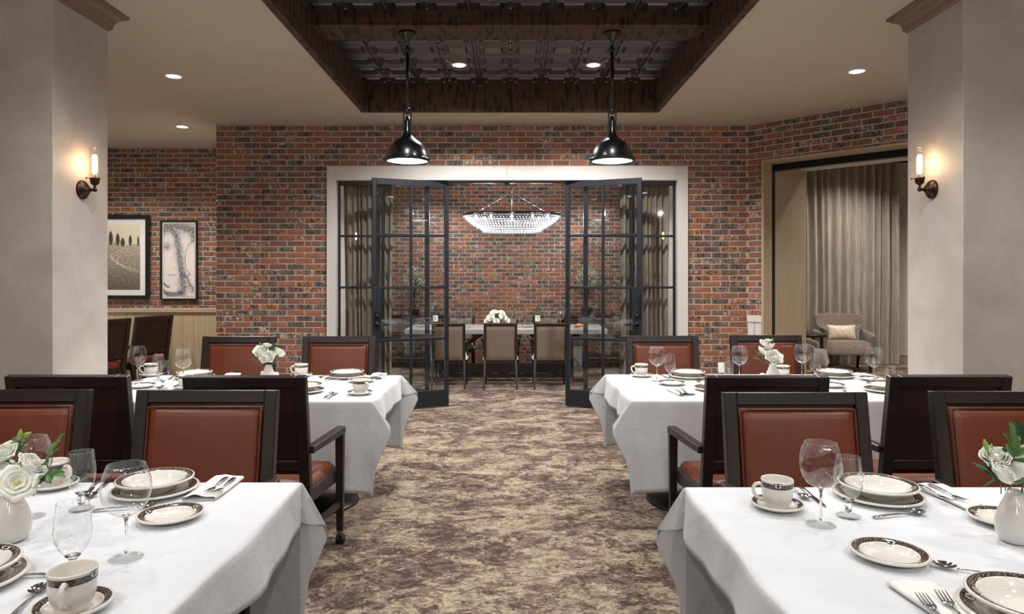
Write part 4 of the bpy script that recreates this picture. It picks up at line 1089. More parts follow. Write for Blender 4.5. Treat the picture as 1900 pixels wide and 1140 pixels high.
curtain('curtain', 1.29, 1.87, YG + .14, .01, 3.1, 9, .035, M['curtain'], 'grey taupe curtain bunched behind the right sidelight', 2)
curtain('curtain', 5.0, 6.64, 11.64, .01, 3.44, 12, .075, M['curtain2'], 'long silver-beige velvet curtain behind the lounge armchair', 3)
for x0, x1, y in ((-1.97, -1.3, YG + .14), (1.25, 1.92, YG + .14), (4.8, 6.8, 11.64)):
    zr_ = 3.46 if x0 > 3 else 3.12; zc_ = 3.52 if x0 > 3 else 3.2
    o = MB().tube([(x0, y, zr_), (x1, y, zr_)], .014, 10).tube([(x0 + .02, y, zr_), (x0 + .02, y, zc_)], .008, 6).tube([(x1 - .02, y, zr_), (x1 - .02, y, zc_)], .008, 6).build('curtain_rod', M['black_metal'])
    tag(o, 'black curtain rod hidden above the ' + ('left sidelight' if x0 < 0 else 'right sidelight' if x0 < 3 else 'lounge curtain'), 'curtain rod')

# ================================================================== LOUNGE FURNITURE
def wing_chair(loc, rz, label, pillow=True):
    t = thing('wing_chair', label, 'armchair', loc, rz); U = M['ribbed']
    # seat
    mb = MB(); rounded_cushion(mb, -.33, .33, -.22, .34, .30, .47, .02, 16, .05); mb.box(-.33, .33, -.22, .34, .27, .305, bev=.01); mb.build('seat', U, t)
    # back with flared wings (curved sheet, closed)
    mb = MB()
    def back(u, v, off):
        a = (u - .5) * 2
        z = .40 + .50 * v
        flare = .29 + .00 * v + (.11 if v > .62 else .11 * max(0, (v - .45) / .17)) * 1.0
        pinch = -.05 * math.exp(-((v - .42) / .12) ** 2)
        x = a * (flare + pinch - .03)
        y = -.24 - .16 * v + (.12 * abs(a) ** 3)
        if v > .93: z -= (v - .93) * .15 * (1 - abs(a)) 
        return Vector((x, y - off, z - .02 * a * a * v))
    nu, nv = 20, 20
    mb.grid(lambda u, v: tuple(back(u, v, 0)), nu, nv, 0, True, True)
    mb.grid(lambda u, v: tuple(back(u, v, .07)), nu, nv)
    for e in (0, 1):
        mb.grid(lambda u, v, e=e: tuple(back(e, v, .07 * u)), 1, nv, 0, True, e == 1)
    mb.grid(lambda u, v: tuple(back(u, 1, .07 * v)), nu, 1, 0, True, False)
    mb.build('backrest', U, t)
    for s in (-1, 1):
        mb = MB()
        def armf(u, v, s=s):
            y = -.30 + .50 * u; top = .64 - .05 * u - (.03 * max(0, u - .8) / .2)
            a = v * 2 * PI; cx = s * (.37 + .015 * math.sin(PI * u)); w_ = .045; h0 = .28
            hh = (top - h0) / 2
            x = cx + w_ * math.copysign(abs(math.cos(a)) ** .5, math.cos(a)); z = h0 + hh + hh * math.copysign(abs(math.sin(a)) ** .6, math.sin(a))
            return (x, y, z)
        mb.grid(armf, 10, 20, 0, True, s > 0)
        mb.add([armf(1, i / 20) for i in range(20)], [tuple(range(20))]); mb.add([armf(0, i / 20) for i in range(20)], [tuple(range(20))[::-1]])
        mb.build('arm', U, t)
        MB().bar((s * .29, .28, 0), (s * .29, .28, .28), .03, .03, .05, .05, up=(0, 1, 0), bev=.003).build('leg', M['darkwood'], t)
        MB().bar((s * .29, -.30, 0), (s * .29, -.22, .28), .03, .03, .05, .05, up=(0, 1, 0), bev=.003).build('leg', M['darkwood'], t)
    return t
wc = P(1566, 690); 
wing_chair((5.376, 10.95, 0), PI - .15, 'grey ribbed wing armchair with a champagne pillow, in front of the curtain')
wing_chair((4.08, 9.55, 0), -PI / 2 - .5, 'grey ribbed lounge chair at the left, mostly hidden by the opening')
mb = MB()
def pil(u, v, sg):
    a, b = (u - .5) * 2, (v - .5) * 2
    th = .062 * max(0, (1 - abs(a) ** 2.6)) ** .6 * max(0, (1 - abs(b) ** 2.6)) ** .6
    px = a * .225 * (1 - .06 * (1 - b * b)); pz = b * .125 * (1 - .10 * (1 - a * a))
    wr = .004 * math.sin(a * 14 + b * 5) * (1 - a * a)
    return (px, sg * (th + wr * (1 if th > .01 else 0)), pz)
mb.grid(lambda u, v: pil(u, v, -1), 20, 14); mb.grid(lambda u, v: pil(u, v, 1), 20, 14, 0, True, True)
o = mb.build('pillow', M['satin']); tag(o, 'champagne satin lumbar pillow on the wing armchair', 'pillow'); o.location = (5.365, 11.03, .60); o.rotation_euler = (-.22, 0, -.12)
st = thing('side_table', 'dark wood side table between the two lounge chairs', 'side table', (4.50, 10.3, 0))
MB().lathe([(0, .60), (.27, .60), (.275, .61), (.275, .635), (.27, .64), (0, .64)], 32).build('top', M['darkwood_h'], st)
for i in range(4):
    q = i * PI / 2 + PI / 4; MB().bar((.22 * math.cos(q), .22 * math.sin(q), 0), (.2 * math.cos(q), .2 * math.sin(q), .6), .03, .03, .04, .04, up=(0, 1, 0), bev=.003).build('leg', M['darkwood'], st)
MB().lathe([(0, .2), (.2, .2), (.2, .22), (0, .22)], 24).build('shelf', M['darkwood_h'], st)
# ================================================================== TABLEWARE PROTOTYPES (all stand on z = 0)
TZ0 = TZT + .0032
def plate_proto(name, label, cat, R, hgt, mat, rim=.028, deep=0.0):
    # profile: third value is the uv position, 0 centre .. 1 rim edge
    w0 = R - rim - .012; b = .0045
    if deep:
        pr = [(0, deep * .0 + b, 0), (R * .42, b, .35), (R * .56, b + deep * .25, .5), (R * .68, b + deep * .62, .62), (R * .76, hgt - .006, .74), (R * .88, hgt - .0015, .87), (R * .965, hgt, .955), (R * .992, hgt - .001, .98), (R, hgt - .004, 1.0),
              (R * .985, hgt - .0075, 1.02), (R * .86, hgt - .010, 1.05), (R * .70, hgt - .02, 1.1), (R * .58, .012, 1.15), (R * .44, .003, 1.2), (R * .42, 0, 1.25), (R * .38, .0, 1.3), (0, .001, 1.4)]
    else:
        pr = [(0, b, 0), (R * .55, b, .48), (R * .64, b + .002, .60), (R * .70, b + .007, .70), (R * .74, hgt - .006, .75), (R * .88, hgt - .002, .87), (R * .965, hgt, .955), (R * .99, hgt - .001, .98), (R, hgt - .0035, 1.0),
              (R * .985, hgt - .007, 1.02), (R * .80, hgt - .010, 1.06), (R * .64, .002, 1.15), (R * .62, 0, 1.2), (R * .58, 0, 1.25), (0, .001, 1.4)]
    mb = MB(); mb.lathe(pr, 56); o = mb.build(name, mat); tag(o, label, cat); return o
p_plate = plate_proto('dinner_plate', 'x', 'plate', .135, .020, M['china_plate'])
p_small = plate_proto('bread_plate', 'x', 'plate', .092, .021, M['china_plate'])
p_saucer = plate_proto('saucer', 'x', 'saucer', .078, .020, M['china_plate'])
p_bowl = plate_proto('rimmed_bowl', 'x', 'bowl', .120, .046, M['china_bowl'], deep=.03)
p_cup = thing('coffee_cup', 'x', 'cup')
pr = [(0, .006, 0), (.026, .006, .1), (.037, .014, .2), (.042, .03, .35), (.0435, .055, .5), (.0445, .078, .6), (.0455, .083, .63), (.047, .0855, .655), (.0482, .083, .68), (.0478, .079, .73), (.0475, .074, .775), (.047, .067, .83), (.0465, .0605, .875), (.046, .048, .93), (.0447, .034, .96), (.0415, .020, .975), (.036, .010, .985), (.033, .004, .99), (.033, 0, .995), (.029, 0, 1), (0, .002, 1)]
MB().lathe(pr, 48).build('cup_body', M['china_cup'], p_cup)
hp = [(-.044, 0, .066), (-.056, 0, .0715), (-.067, 0, .069), (-.0735, 0, .060), (-.0735, 0, .048), (-.068, 0, .036), (-.058, 0, .026), (-.047, 0, .021), (-.038, 0, .020)]
MB().tube(hp, [.0068, .0058, .0055, .0055, .0055, .0055, .0055, .006, .007], 10).build('handle', M['china_plain'], p_cup)
def stem_glass(name, foot_r, stem_z, stem_r, knot, bowl, label, cat, solid_stem):
    t = thing(name, 'x', cat)
    MB().lathe(bowl, 40).build('bowl', M['glass'], t)
    r, z = bowl[-1]; MB().tube([(r * math.cos(i * PI / 20), r * math.sin(i * PI / 20), z) for i in range(40)], .0009, 5, closed=True).build('rim', M['glass'], t)
    if knot: MB().lathe(solid_stem[:5] + [(0, .0095)], 28).build('foot', M['glass_foot'], t); MB().lathe([(0, .0095)] + solid_stem[5:], 20).build('stem', M['solid_glass'], t)
    else: MB().lathe(solid_stem[:7], 28).build('foot', M['glass_foot'], t); MB().lathe([(0, .0105)] + solid_stem[7:] + [(0, .1095)], 16).build('stem', M['solid_glass'], t)
    return t
wb = [(0, .106), (.007, .107), (.022, .1115), (.037, .121), (.0495, .138), (.0565, .158), (.059, .179), (.057, .200), (.0515, .221), (.0445, .238)]
p_wine = stem_glass('wine_glass', .04, .1, .004, False, wb, '', 'wine glass', [(.0, .0012), (.038, .0012), (.0405, .0018), (.0405, .003), (.036, .0042), (.018, .0062), (.007, .010), (.0042, .018), (.0034, .035), (.0032, .07), (.0042, .095), (.0065, .104), (.010, .1095)])
gb = [(0, .052), (.010, .052), (.020, .058), (.031, .072), (.0385, .092), (.0405, .112), (.039, .135), (.036, .158), (.034, .178)]
p_gob = stem_glass('water_goblet', .034, .05, .008, True, gb, '', 'goblet', [(.0, .0), (.033, .0), (.035, .002), (.034, .005), (.020, .009), (.010, .018), (.0085, .025), (.0115, .032), (.0085, .039), (.0095, .046), (.017, .053), (.012, .0515), (0, .0505)])
# tumbler
p_tum = thing('tumbler', 'x', 'glass'); MB().lathe([(0, .004), (.024, .004), (.029, .03), (.034, .08), (.033, .118)], 32).build('wall', M['glass'], p_tum); MB().lathe([(0, 0), (.023, 0), (.0245, .004), (0, .0038)], 24).build('base', M['solid_glass'], p_tum)
# flatware, lying along +y (head towards +y), z up
CH = M['chrome']
def handle_strip(mb, y0, y1, z):
    pts = [(y0, .0075, .0035), (y0 + .01, .0095, .0036), (y0 + .05, .006, .0035), (y1 - .03, .0032, .0032), (y1, .0026, .003)]
    vs = []
    for y, w_, t_ in pts:
        zz = z + .004 * math.sin(PI * (y - y0) / (y1 - y0)); vs += [(-w_, y, zz), (w_, y, zz), (w_ * .7, y, zz + t_ * .6), (-w_ * .7, y, zz + t_ * .6)]
    fs = [(i * 4 + j, i * 4 + (j + 1) % 4, i * 4 + 4 + (j + 1) % 4, i * 4 + 4 + j) for i in range(len(pts) - 1) for j in range(4)] + [(3, 2, 1, 0), tuple(len(vs) - 4 + j for j in range(4))]
    mb.add(vs, fs, 0, True)
def make_spoon(L=.18, bw=.0185, bl=.052):
    mb = MB(); handle_strip(mb, -L / 2, L / 2 - bl, .002); yc = L / 2 - bl / 2
    for sg in (0, 1):
        def f(u, v, sg=sg):
            a = u * 2 * PI; r = v; wx = bw * (1 + .12 * -math.sin(a)); x = wx * r * math.cos(a); y = yc + bl / 2 * r * math.sin(a)
            return (x, y, .001 + .0085 * r * r + (.0009 if sg else 0))
        mb.grid(f, 24, 6, 0, True, sg == 0)
    o = mb.build('spoon', CH); return tag(o, 'x', 'spoon')
def make_fork(L=.185, hw=.0125):
    mb = MB(); handle_strip(mb, -L / 2, L / 2 - .062, .002); y0 = L / 2 - .062
    def zc(y): q = (y - y0) / .062; return .0035 + .006 * math.sin(q * PI * .5) * q - .002 * math.sin(q * PI)
    vs = []; ys = [y0, y0 + .006, y0 + .014, y0 + .022]; ws = [.003, .008, .0115, hw]
    for y, w_ in zip(ys, ws): vs += [(-w_, y, zc(y)), (w_, y, zc(y)), (w_, y, zc(y) + .0016), (-w_, y, zc(y) + .0016)]
    mb.add(vs, [(i * 4 + j, i * 4 + (j + 1) % 4, i * 4 + 4 + (j + 1) % 4, i * 4 + 4 + j) for i in range(3) for j in range(4)] + [(3, 2, 1, 0), (12, 13, 14, 15)], 0, True)
    for k_ in range(4):
        x = -hw + .0018 + k_ * (2 * hw - .0036) / 3; vs = []; yy = [y0 + .021, y0 + .035, y0 + .05, y0 + .062]
        for y, w_ in zip(yy, (.0018, .0015, .0013, .0007)): vs += [(x - w_, y, zc(y)), (x + w_, y, zc(y)), (x + w_, y, zc(y) + .0015), (x - w_, y, zc(y) + .0015)]
        mb.add(vs, [(i * 4 + j, i * 4 + (j + 1) % 4, i * 4 + 4 + (j + 1) % 4, i * 4 + 4 + j) for i in range(3) for j in range(4)] + [(3, 2, 1, 0), (12, 13, 14, 15)])
    o = mb.build('fork', CH); return tag(o, 'x', 'fork')
def make_knife(L=.215):
    mb = MB(); vs = []; pts = [(-L / 2, .006, .003), (-L / 2 + .01, .0085, .0045), (-L / 2 + .05, .0065, .0042), (-.005, .0048, .004), (0, .006, .002), (.01, .0092, .0014), (L / 2 - .03, .0095, .0012), (L / 2 - .008, .006, .001), (L / 2, .001, .001)]
    for y, w_, t_ in pts: vs += [(-w_, y, .0005), (w_, y, .0005), (w_ * .8, y, .0005 + t_), (-w_ * .8, y, .0005 + t_)]
    mb.add(vs, [(i * 4 + j, i * 4 + (j + 1) % 4, i * 4 + 4 + (j + 1) % 4, i * 4 + 4 + j) for i in range(len(pts) - 1) for j in range(4)] + [(3, 2, 1, 0), tuple(len(vs) - 4 + j for j in range(4))], 0, True)
    o = mb.build('knife', CH); return tag(o, 'x', 'knife')
p_spoon, p_fork, p_knife = make_spoon(), make_fork(), make_knife()
def make_napkin(w_=.105, l_=.235):
    mb = MB()
    # spiral-folded strip seen from the end: two layers, rounded fold on both sides
    def layer(x0, x1, z, n=12):
        return [(x0 + (x1 - x0) * i / n, z) for i in range(n + 1)]
    prof = [(-w_ / 2 + .004, .0015)] + layer(-w_ / 2 + .006, w_ / 2 - .004, .0012) + [(w_ / 2, .004), (w_ / 2, .009), (w_ / 2 - .004, .012)] + layer(w_ / 2 - .006, -w_ / 2 + .004, .0125) + [(-w_ / 2, .010), (-w_ / 2 - .001, .0055), (-w_ / 2 + .004, .0015)]
    n = len(prof)
    def f(u, v):
        i = min(n - 1, int(round(u * (n - 1)))); x, z = prof[i]; y = -l_ / 2 + l_ * v
        edge = math.exp(-(v / .10) ** 2) + .5 * math.exp(-((1 - v) / .06) ** 2)
        puff = .009 * edge * math.exp(-((x + .012) / .022) ** 2) if z > .006 else 0
        return (x + .002 * math.sin(v * 5), y + .006 * math.sin(x * 40) * (1 if v < .5 else -.3), z + puff + (.0015 * noise.noise(Vector((x * 30, y * 20, 0))) if z > .006 else 0))
    mb.grid(f, n - 1, 24)
    o = mb.build('napkin', M['napkin']); sol = o.modifiers.new('thickness', 'SOLIDIFY'); sol.thickness = .0009
    return tag(o, 'x', 'napkin')
p_nap = make_napkin()
# vase
def make_vase():
    mb = MB(); mb.lathe([(0, 0), (.032, 0), (.038, .004), (.046, .020), (.0495, .040), (.0475, .060), (.040, .085), (.030, .108), (.0225, .128), (.0195, .139), (.0175, .138), (.018, .120), (.017, .11), (0, .11)], 40)
    mb.lathe([(0, .130), (.0175, .130)], 20, mi=1)
    o = mb.build('bud_vase', [M['vase'], M['leaf_dark']]); return tag(o, 'x', 'vase')
p_vase = make_vase()
# ---- flowers
def petal(mb, rho, zed, width, ang, seed, n=8, m=8, curl=.0, thick=.0):
    rr = random.Random(seed); jit = rr.uniform(-.1, .1); jr = rr.uniform(.92, 1.08)
    def f(u, v):
        s_ = (u - .5) * 2; wv = width * 1.2 * math.sin(PI * (.2 + .5 * v)) ** .6
        r = rho(v) * jr * (1 + .05 * math.sin(s_ * 5 + seed) * v); z = zed(v) - .10 * abs(s_) ** 2 * v * .04
        r2 = r - curl * 0
        a = ang + s_ * wv + jit
        z += (-.05 * (s_ ** 2) * v * rho(1))
        ruff = .0018 * math.sin(s_ * 7 + seed * 1.7) * v ** 3
        return (r2 * math.cos(a) * (1 + .04 * v * s_ * s_), r2 * math.sin(a), z + ruff)
    mb.grid(f, n, m)
def make_rose(name, openness, label):
    """petal rings in a cup; origin at the base of the bloom, bloom opens along +z, stem along -z"""
    t = thing(name, label, 'flower'); R = .030
    rings = [(5, 1.12, .92, 0, .72), (5, .92, 1.0, .6, .75), (4, .72, 1.08, .2, .85), (4, .52, 1.12, .9, .85), (3, .34, 1.12, .3, 1.05)] if openness < 1 else [(6, 1.25, .72, 0, .62), (5, 1.0, .80, .6, .7), (4, .72, .80, .3, .8)]
    for ri, (n, rs, hs, off, wd) in enumerate(rings):
        op = (.16 if openness < 1 else .55) * (1 - ri / len(rings))
        rho = lambda v, rs=rs, op=op: R * rs * (math.sin(min(1, v * 1.25) * PI / 2) ** .75 * (.82 + op * v) + op * .25 * max(0, v - .7) / .3)
        zed = lambda v, hs=hs, op=op, rs=rs: .036 * hs * (v ** (1.25)) * (1 - op * .35 * v) - .006 * max(0, v - .82) / .18 * (1 + op * 2)
        for i in range(n):
            mb = MB(); petal(mb, rho, zed, wd, off + 2 * PI * i / n, ri * 10 + i); o = mb.build('petal', M['petal'], t)
    if openness < 1: MB().ball((0, 0, .016), .0085, .0085, .013, 10, 8).build('heart', M['petal'], t)
    else: MB().ball((0, 0, .011), .0075, .0075, .010, 10, 6).build('heart', M['petal_heart'], t)
    MB().tube([(0, 0, .002), (0, 0, -.012), (.0, 0, -.04)], [.006, .0022, .0018], 6).build('stem', M['leaf'], t)
    return t
def make_leaf(w_=.011, L=.05, mat='leaf'):
    mb = MB()
    def f(u, v):
        s_ = (u - .5) * 2; ww = w_ * math.sin(PI * min(1, v * .98 + .02)) ** .7; 
        return (s_ * ww, L * v, .010 * math.sin(v * PI * .8) - .004 * (1 - abs(s_)) * math.sin(PI * v) + .001 * math.sin(v * 20) * abs(s_))
    mb.grid(f, 4, 8)
    return mb
def make_sprig(name, mat, label, seed):
    rr = random.Random(seed); t = thing(name, label, 'leafy sprig'); me = make_leaf().data('leaf', M[mat])
    MB().tube([(0, 0, -.03), (0, .006, .0), (0, .02, .016), (.002, .036, .024)], [.0015, .0014, .0012, .0008], 5).build('stem', M['leaf'], t)
    for i, (y, z, a, b, s_) in enumerate([(.004, .002, 1.0, .2, .8), (.008, .006, -1.1, .3, .85), (.02, .016, .7, .2, 1), (.024, .018, -.8, .1, 1), (.036, .024, .05, .3, 1.1)]):
        o = bpy.data.objects.new('leaf', me); COL.objects.link(o); o.parent = t; o.location = (0, y, z); o.rotation_euler = (b, rr.uniform(-.4, .4), a); o.scale = (s_,) * 3
    return t
def make_bud(label):
    t = thing('flower_bud', label, 'flower bud')
    MB().lathe([(0, 0), (.0035, .002), (.0055, .009), (.0045, .018), (.0018, .026), (0, .028)], 10).build('bud', M['leaf_light'], t)
    MB().tube([(0, 0, .001), (.001, 0, -.03), (0, 0, -.07)], .0011, 5).build('stem', M['leaf'], t); return t
p_rose = make_rose('white_rose', 0, 'x'); p_open = make_rose('open_white_flower', 1, 'x')
p_sprig = make_sprig('leaf_sprig', 'leaf', 'x', 1); p_sprigd = make_sprig('leaf_sprig', 'leaf_dark', 'x', 2); p_sprigd['label'] = 'x'
p_bud = make_bud('x')
index_kids()
PL = {k_: Placer(v_) for k_, v_ in dict(plate=p_plate, small=p_small, saucer=p_saucer, bowl=p_bowl, cup=p_cup, wine=p_wine, gob=p_gob, tum=p_tum, spoon=p_spoon, fork=p_fork, knife=p_knife, nap=p_nap, vase=p_vase, rose=p_rose, open=p_open, sprig=p_sprig, sprigd=p_sprigd, bud=p_bud).items()}
GN = dict(plate='bordered dinner plates', small='bordered bread plates', saucer='bordered saucers', bowl='bordered rimmed bowls', cup='bordered coffee cups', wine='balloon wine glasses', gob='short-stemmed water goblets', tum='plain tumblers', spoon='steel spoons', fork='steel forks', knife='steel knives', nap='folded white napkins', vase='pale grey bud vases', rose='white rose blooms', open='wide open white blooms', sprig='green leaf sprigs', sprigd='dark green leaf sprigs', bud='green flower buds')
def put(kind, u, v, label, z=0.0, rz=0.0, du=0.0):
    p = P(u, v, TZ0); return PL[kind]((p.x, p.y, TZ0 + z), rz, label, GN[kind])
def lay(kind, a, b, label, z=.0, tilt=0.0):
    """lay flatware so that its handle end is near pixel a and its head near pixel b"""
    A, B = P(*a, TZ0 + z), P(*b, TZ0 + z); d = B - A; m = (A + B) / 2
    return PL[kind]((m.x, m.y, TZ0 + z), math.atan2(d.y, d.x) - PI / 2, label, GN[kind])
def setting(u, v, plabel, rz=0.0):
    put('plate', u, v, 'dinner plate under the bowl, ' + plabel, rz=rz); put('bowl', u, v, 'rimmed bowl on its dinner plate, ' + plabel, z=.0052, rz=rz + .4)
def cupset(u, v, lab, rz=0.0):
    put('saucer', u, v, 'saucer under the cup, ' + lab, rz=rz); put('cup', u, v, 'coffee cup, ' + lab, z=.0052, rz=rz)
# ================================================================== PLACED TABLEWARE
# ---- nearest left table
setting(288, 914, 'at the back of the nearest left table', 2.0)
put('small', 317, 963, 'bread plate alone on the bare middle of the nearest left table', rz=.9)
put('nap', 399, 909, 'folded napkin with two forks at the aisle corner of the nearest left table', rz=-.02)
lay('fork', (421, 887), (383, 918), 'left fork of the pair on the nearest left napkin', .0145)
lay('fork', (434, 889), (399, 919), 'right fork of the pair on the nearest left napkin', .0145)
lay('spoon', (178, 949), (287, 941), 'spoon lying crosswise behind the balloon glass on the nearest left table', .001)
lay('knife', (185, 891), (157, 921), 'knife beside the back plate on the nearest left table')
lay('spoon', (193, 902), (170, 922), 'small spoon behind the water goblet on the nearest left table')
cupset(98, 905, 'behind the white flowers on the nearest left table', 2.9)
put('wine', 55, 961, 'balloon wine glass behind the white flowers on the nearest left table')
put('wine', 234, 1037, 'balloon wine glass beside the bread plate on the nearest left table')
put('gob', 151, 946, 'farther water goblet on the nearest left table, in front of the cup')
put('gob', 135, 1072, 'nearer water goblet on the nearest left table, behind the front cup')
cupset(135, 1133, 'in the front left corner of the picture', 1.85)
setting(-74, 1085, 'cut by the left edge of the picture', .8)
lay('spoon', (86, 1070), (-8, 1073), 'spoon whose handle shows beside the plate at the left edge')
lay('spoon', (20, 1150), (72, 1098), 'spoon shining beside the front cup in the lower left corner')
lay('knife', (40, 1168), (92, 1113), 'knife tucked beside the front saucer in the lower left corner')
put('vase', 20, 1003, 'pale grey bud vase at the left edge on the nearest left table')
# ---- nearest right table
cupset(1442, 943, 'alone at the aisle corner of the nearest right table', 0.0)
put('wine', 1523, 975, 'balloon wine glass on the nearest right table')
put('gob', 1574, 959, 'water goblet on the nearest right table')
setting(1629, 925, 'behind the goblet on the nearest right table', 1.2)
lay('knife', (1482, 902), (1534, 944), 'knife beside the cup on the nearest right table')
lay('spoon', (1458, 900), (1497, 929), 'small spoon behind the cup on the nearest right table')
lay('spoon', (1610, 963), (1725, 953), 'spoon lying crosswise below the plate on the nearest right table', .001)
put('nap', 1772, 926, 'folded napkin with two forks behind the plate on the nearest right table', rz=.08)
lay('fork', (1706, 902), (1766, 934), 'nearer fork of the pair on the back right napkin', .0145)
lay('fork', (1727, 902), (1790, 932), 'farther fork of the pair on the back right napkin', .0145)
put('small', 1862, 970, 'bread plate half behind the vase on the nearest right table', rz=.3)
put('small', 1650, 1036, 'bread plate alone in the middle of the nearest right table', rz=1.0)
lay('spoon', (1872, 1076), (1752, 1054), 'spoon with its bowl pointing left beside the lower right plate', .001)
put('nap', 1756, 1133, 'napkin with two forks in the lower right corner', rz=.08)
lay('fork', (1800, 1200), (1702, 1104), 'smaller fork on the napkin in the lower right corner', .0145)
lay('fork', (1830, 1200), (1733, 1092), 'larger fork on the napkin in the lower right corner', .0145)
setting(1915, 1150, 'cut by the lower right corner of the picture', .35)
put('vase', 1885, 1005, 'pale grey bud vase at the right edge on the nearest right table')
# ---- farther left table
put('wine', 255, 707, 'leftmost balloon glass on the farther left table')
cupset(280, 698, 'behind the goblets on the farther left table', .4)
put('gob', 294, 705, 'farther of the two goblets on the farther left table')
put('gob', 302, 722, 'nearer of the two goblets on the farther left table')
put('wine', 340, 714, 'balloon glass beside the stacked plates on the farther left table')
setting(361, 702, 'behind the balloon glass on the farther left table', .7)
put('nap', 428, 700, 'napkin in front of the far chair on the farther left table', rz=.2)
put('small', 262, 719, 'bread plate at the left end of the farther left table', rz=.5)
cupset(345, 721, 'mostly hidden by the chair back on the farther left table', 2.5)
lay('knife', (325, 697), (312, 705), 'knife behind the goblets on the farther left table')
lay('spoon', (268, 726), (292, 722), 'spoon beside the left bread plate on the farther left table')
put('vase', 498, 717, 'pale grey bud vase on the farther left table')
cupset(559, 699, 'beside the flowers on the farther left table', .1)
setting(644, 701, 'near the glass door on the farther left table', 1.1)
put('nap', 700, 700, 'napkin with cutlery at the aisle corner of the farther left table', rz=.0)
lay('fork', (708, 696), (694, 701), 'left fork on the napkin at the aisle corner of the farther left table', .0145)
lay('fork', (713, 697), (699, 702), 'right fork on the napkin at the aisle corner of the farther left table', .0145)
put('small', 671, 709, 'bread plate behind the aisle cup on the farther left table', rz=.5)
cupset(668, 732, 'nearest the aisle on the farther left table', 2.5)
lay('spoon', (604, 707), (650, 705), 'spoon lying crosswise on the farther left table', .001)
lay('spoon', (610, 696), (594, 702), 'spoon beside the far cup on the farther left table')
lay('knife', (616, 697), (603, 704), 'knife beside the far plates on the farther left table')
setting(562, 728, 'half hidden by an armchair back, farther left table', .2)
lay('spoon', (598, 742), (622, 728), 'spoon of the pair at the front edge of the farther left table')
lay('knife', (604, 744), (630, 727), 'knife of the pair at the front edge of the farther left table')
# ---- farther right table
cupset(1190, 699, 'at the aisle corner of the farther right table', .1)
put('wine', 1219, 708, 'balloon glass nearest the aisle on the farther right table')
put('gob', 1243, 705, 'goblet nearest the aisle on the farther right table')
setting(1277, 701, 'behind the aisle goblet on the farther right table', 1.3)
put('small', 1246, 714, 'bread plate nearest the aisle on the farther right table', rz=.9)
put('nap', 1262, 729, 'napkin with cutlery at the front edge of the farther right table', rz=.12)
lay('fork', (1266, 733), (1252, 722), 'left fork on the front napkin of the farther right table', .0145)
lay('fork', (1276, 733), (1260, 719), 'right fork on the front napkin of the farther right table', .0145)
setting(1327, 724, 'half hidden by an armchair back, farther right table', .3)
lay('spoon', (1262, 706), (1306, 705), 'spoon lying crosswise nearest the aisle on the farther right table', .001)
lay('knife', (1224, 696), (1240, 702), 'knife beside the aisle cup on the farther right table')
put('tum', 1352, 700, 'plain tumbler beside the white card on the farther right table')
put('wine', 1372, 706, 'balloon glass to the left of the flowers on the farther right table')
put('vase', 1434, 715, 'pale grey bud vase on the farther right table')
cupset(1452, 702, 'behind the vase on the farther right table', .2)
put('wine', 1488, 702, 'balloon glass to the right of the flowers on the farther right table')
put('gob', 1512, 703, 'goblet to the right of the flowers on the farther right table')
setting(1548, 700, 'right of the flowers on the farther right table', 1.0)
put('small', 1540, 718, 'bread plate showing past the chair back on the farther right table', rz=.3)
lay('spoon', (1545, 707), (1591, 701), 'spoon in front of the right-hand plates on the farther right table', .001)
put('nap', 1612, 700, 'napkin at the back right of the farther right table', rz=.12)
lay('fork', (1592, 695), (1620, 703), 'fork on the back right napkin of the farther right table', .0145)
lay('fork', (1574, 735), (1563, 722), 'fork whose tines show above the near chair back')
put('small', 1620, 706, 'bread plate at the right end of the farther right table', rz=.3)
put('wine', 1622, 711, 'rightmost balloon glass, before the right pillar')
put('tum', 1652, 713, 'tumbler at the right end, before the right pillar')
setting(1645, 727, 'before the right pillar on the farther right table', .5)
lay('spoon', (1632, 716), (1597, 723), 'spoon beside the plates before the right pillar')
# small white things
def card(u, v):
    p = P(u, v, TZ0); t = MB().bar((0, 0, 0), (0, .01, .075), .05, .0016, up=(0, -1, .1)).build('table_card', M['paper']); t.location = (p.x, p.y, TZ0); tag(t, 'small white card standing on the farther right table', 'card'); return t
card(1339, 692)
def shaker(u, v, lab):
    p = P(u, v, TZ0); t = MB().lathe([(0, 0), (.019, 0), (.021, .006), (.02, .035), (.016, .045), (0, .048)], 20).build('salt_shaker', M['china_plain']); t.location = (p.x, p.y, TZ0); tag(t, lab, 'shaker')
shaker(1415, 705, 'small white ceramic shaker beside the right vase'); shaker(512, 703, 'small white ceramic shaker right of the left vase'); shaker(489, 701, 'small white ceramic shaker left of the left vase')

# ---- bouquets (pixel, depth offset in front of the vase, kind, tilt)
def flower(kind, u, v, Y, label, tx=0.0, ty=0.0, rz=0.0, s=1.0):
    p = at(u, v, Y)
    if Y < 3 and kind in ('rose', 'open'): s *= 1.12 if kind == 'rose' else .84
    if Y > 3: s *= 1.45 if kind == 'rose' else .72
    PL[kind]((p.x, p.y, p.z), 0, label, GN[kind], rot=(tx, ty, rz), scale=s)
FT = 'in the left-edge vase'; Yv = P(20, 1003, TZ0).y
flower('rose', 11, 852, Yv, 'upper left white rose ' + FT, .5, -.3, .3, 1.0)
flower('rose', 49, 872, Yv - .02, 'middle right white rose ' + FT, .6, .45, 1.2, 1.0)
flower('open', 32, 897, Yv - .06, 'wide open white bloom with a green heart ' + FT, 1.0, .12, .5, 1.0)
flower('rose', -10, 884, Yv - .03, 'lower left white rose ' + FT, .6, -.7, 2.0, .9)
flower('rose', 8, 872, Yv + .03, 'small white rose at the back ' + FT, .2, -.2, 2.0, .7)
flower('bud', 35, 818, Yv, 'upright green bud ' + FT, .1, .25, 0, 1.2)
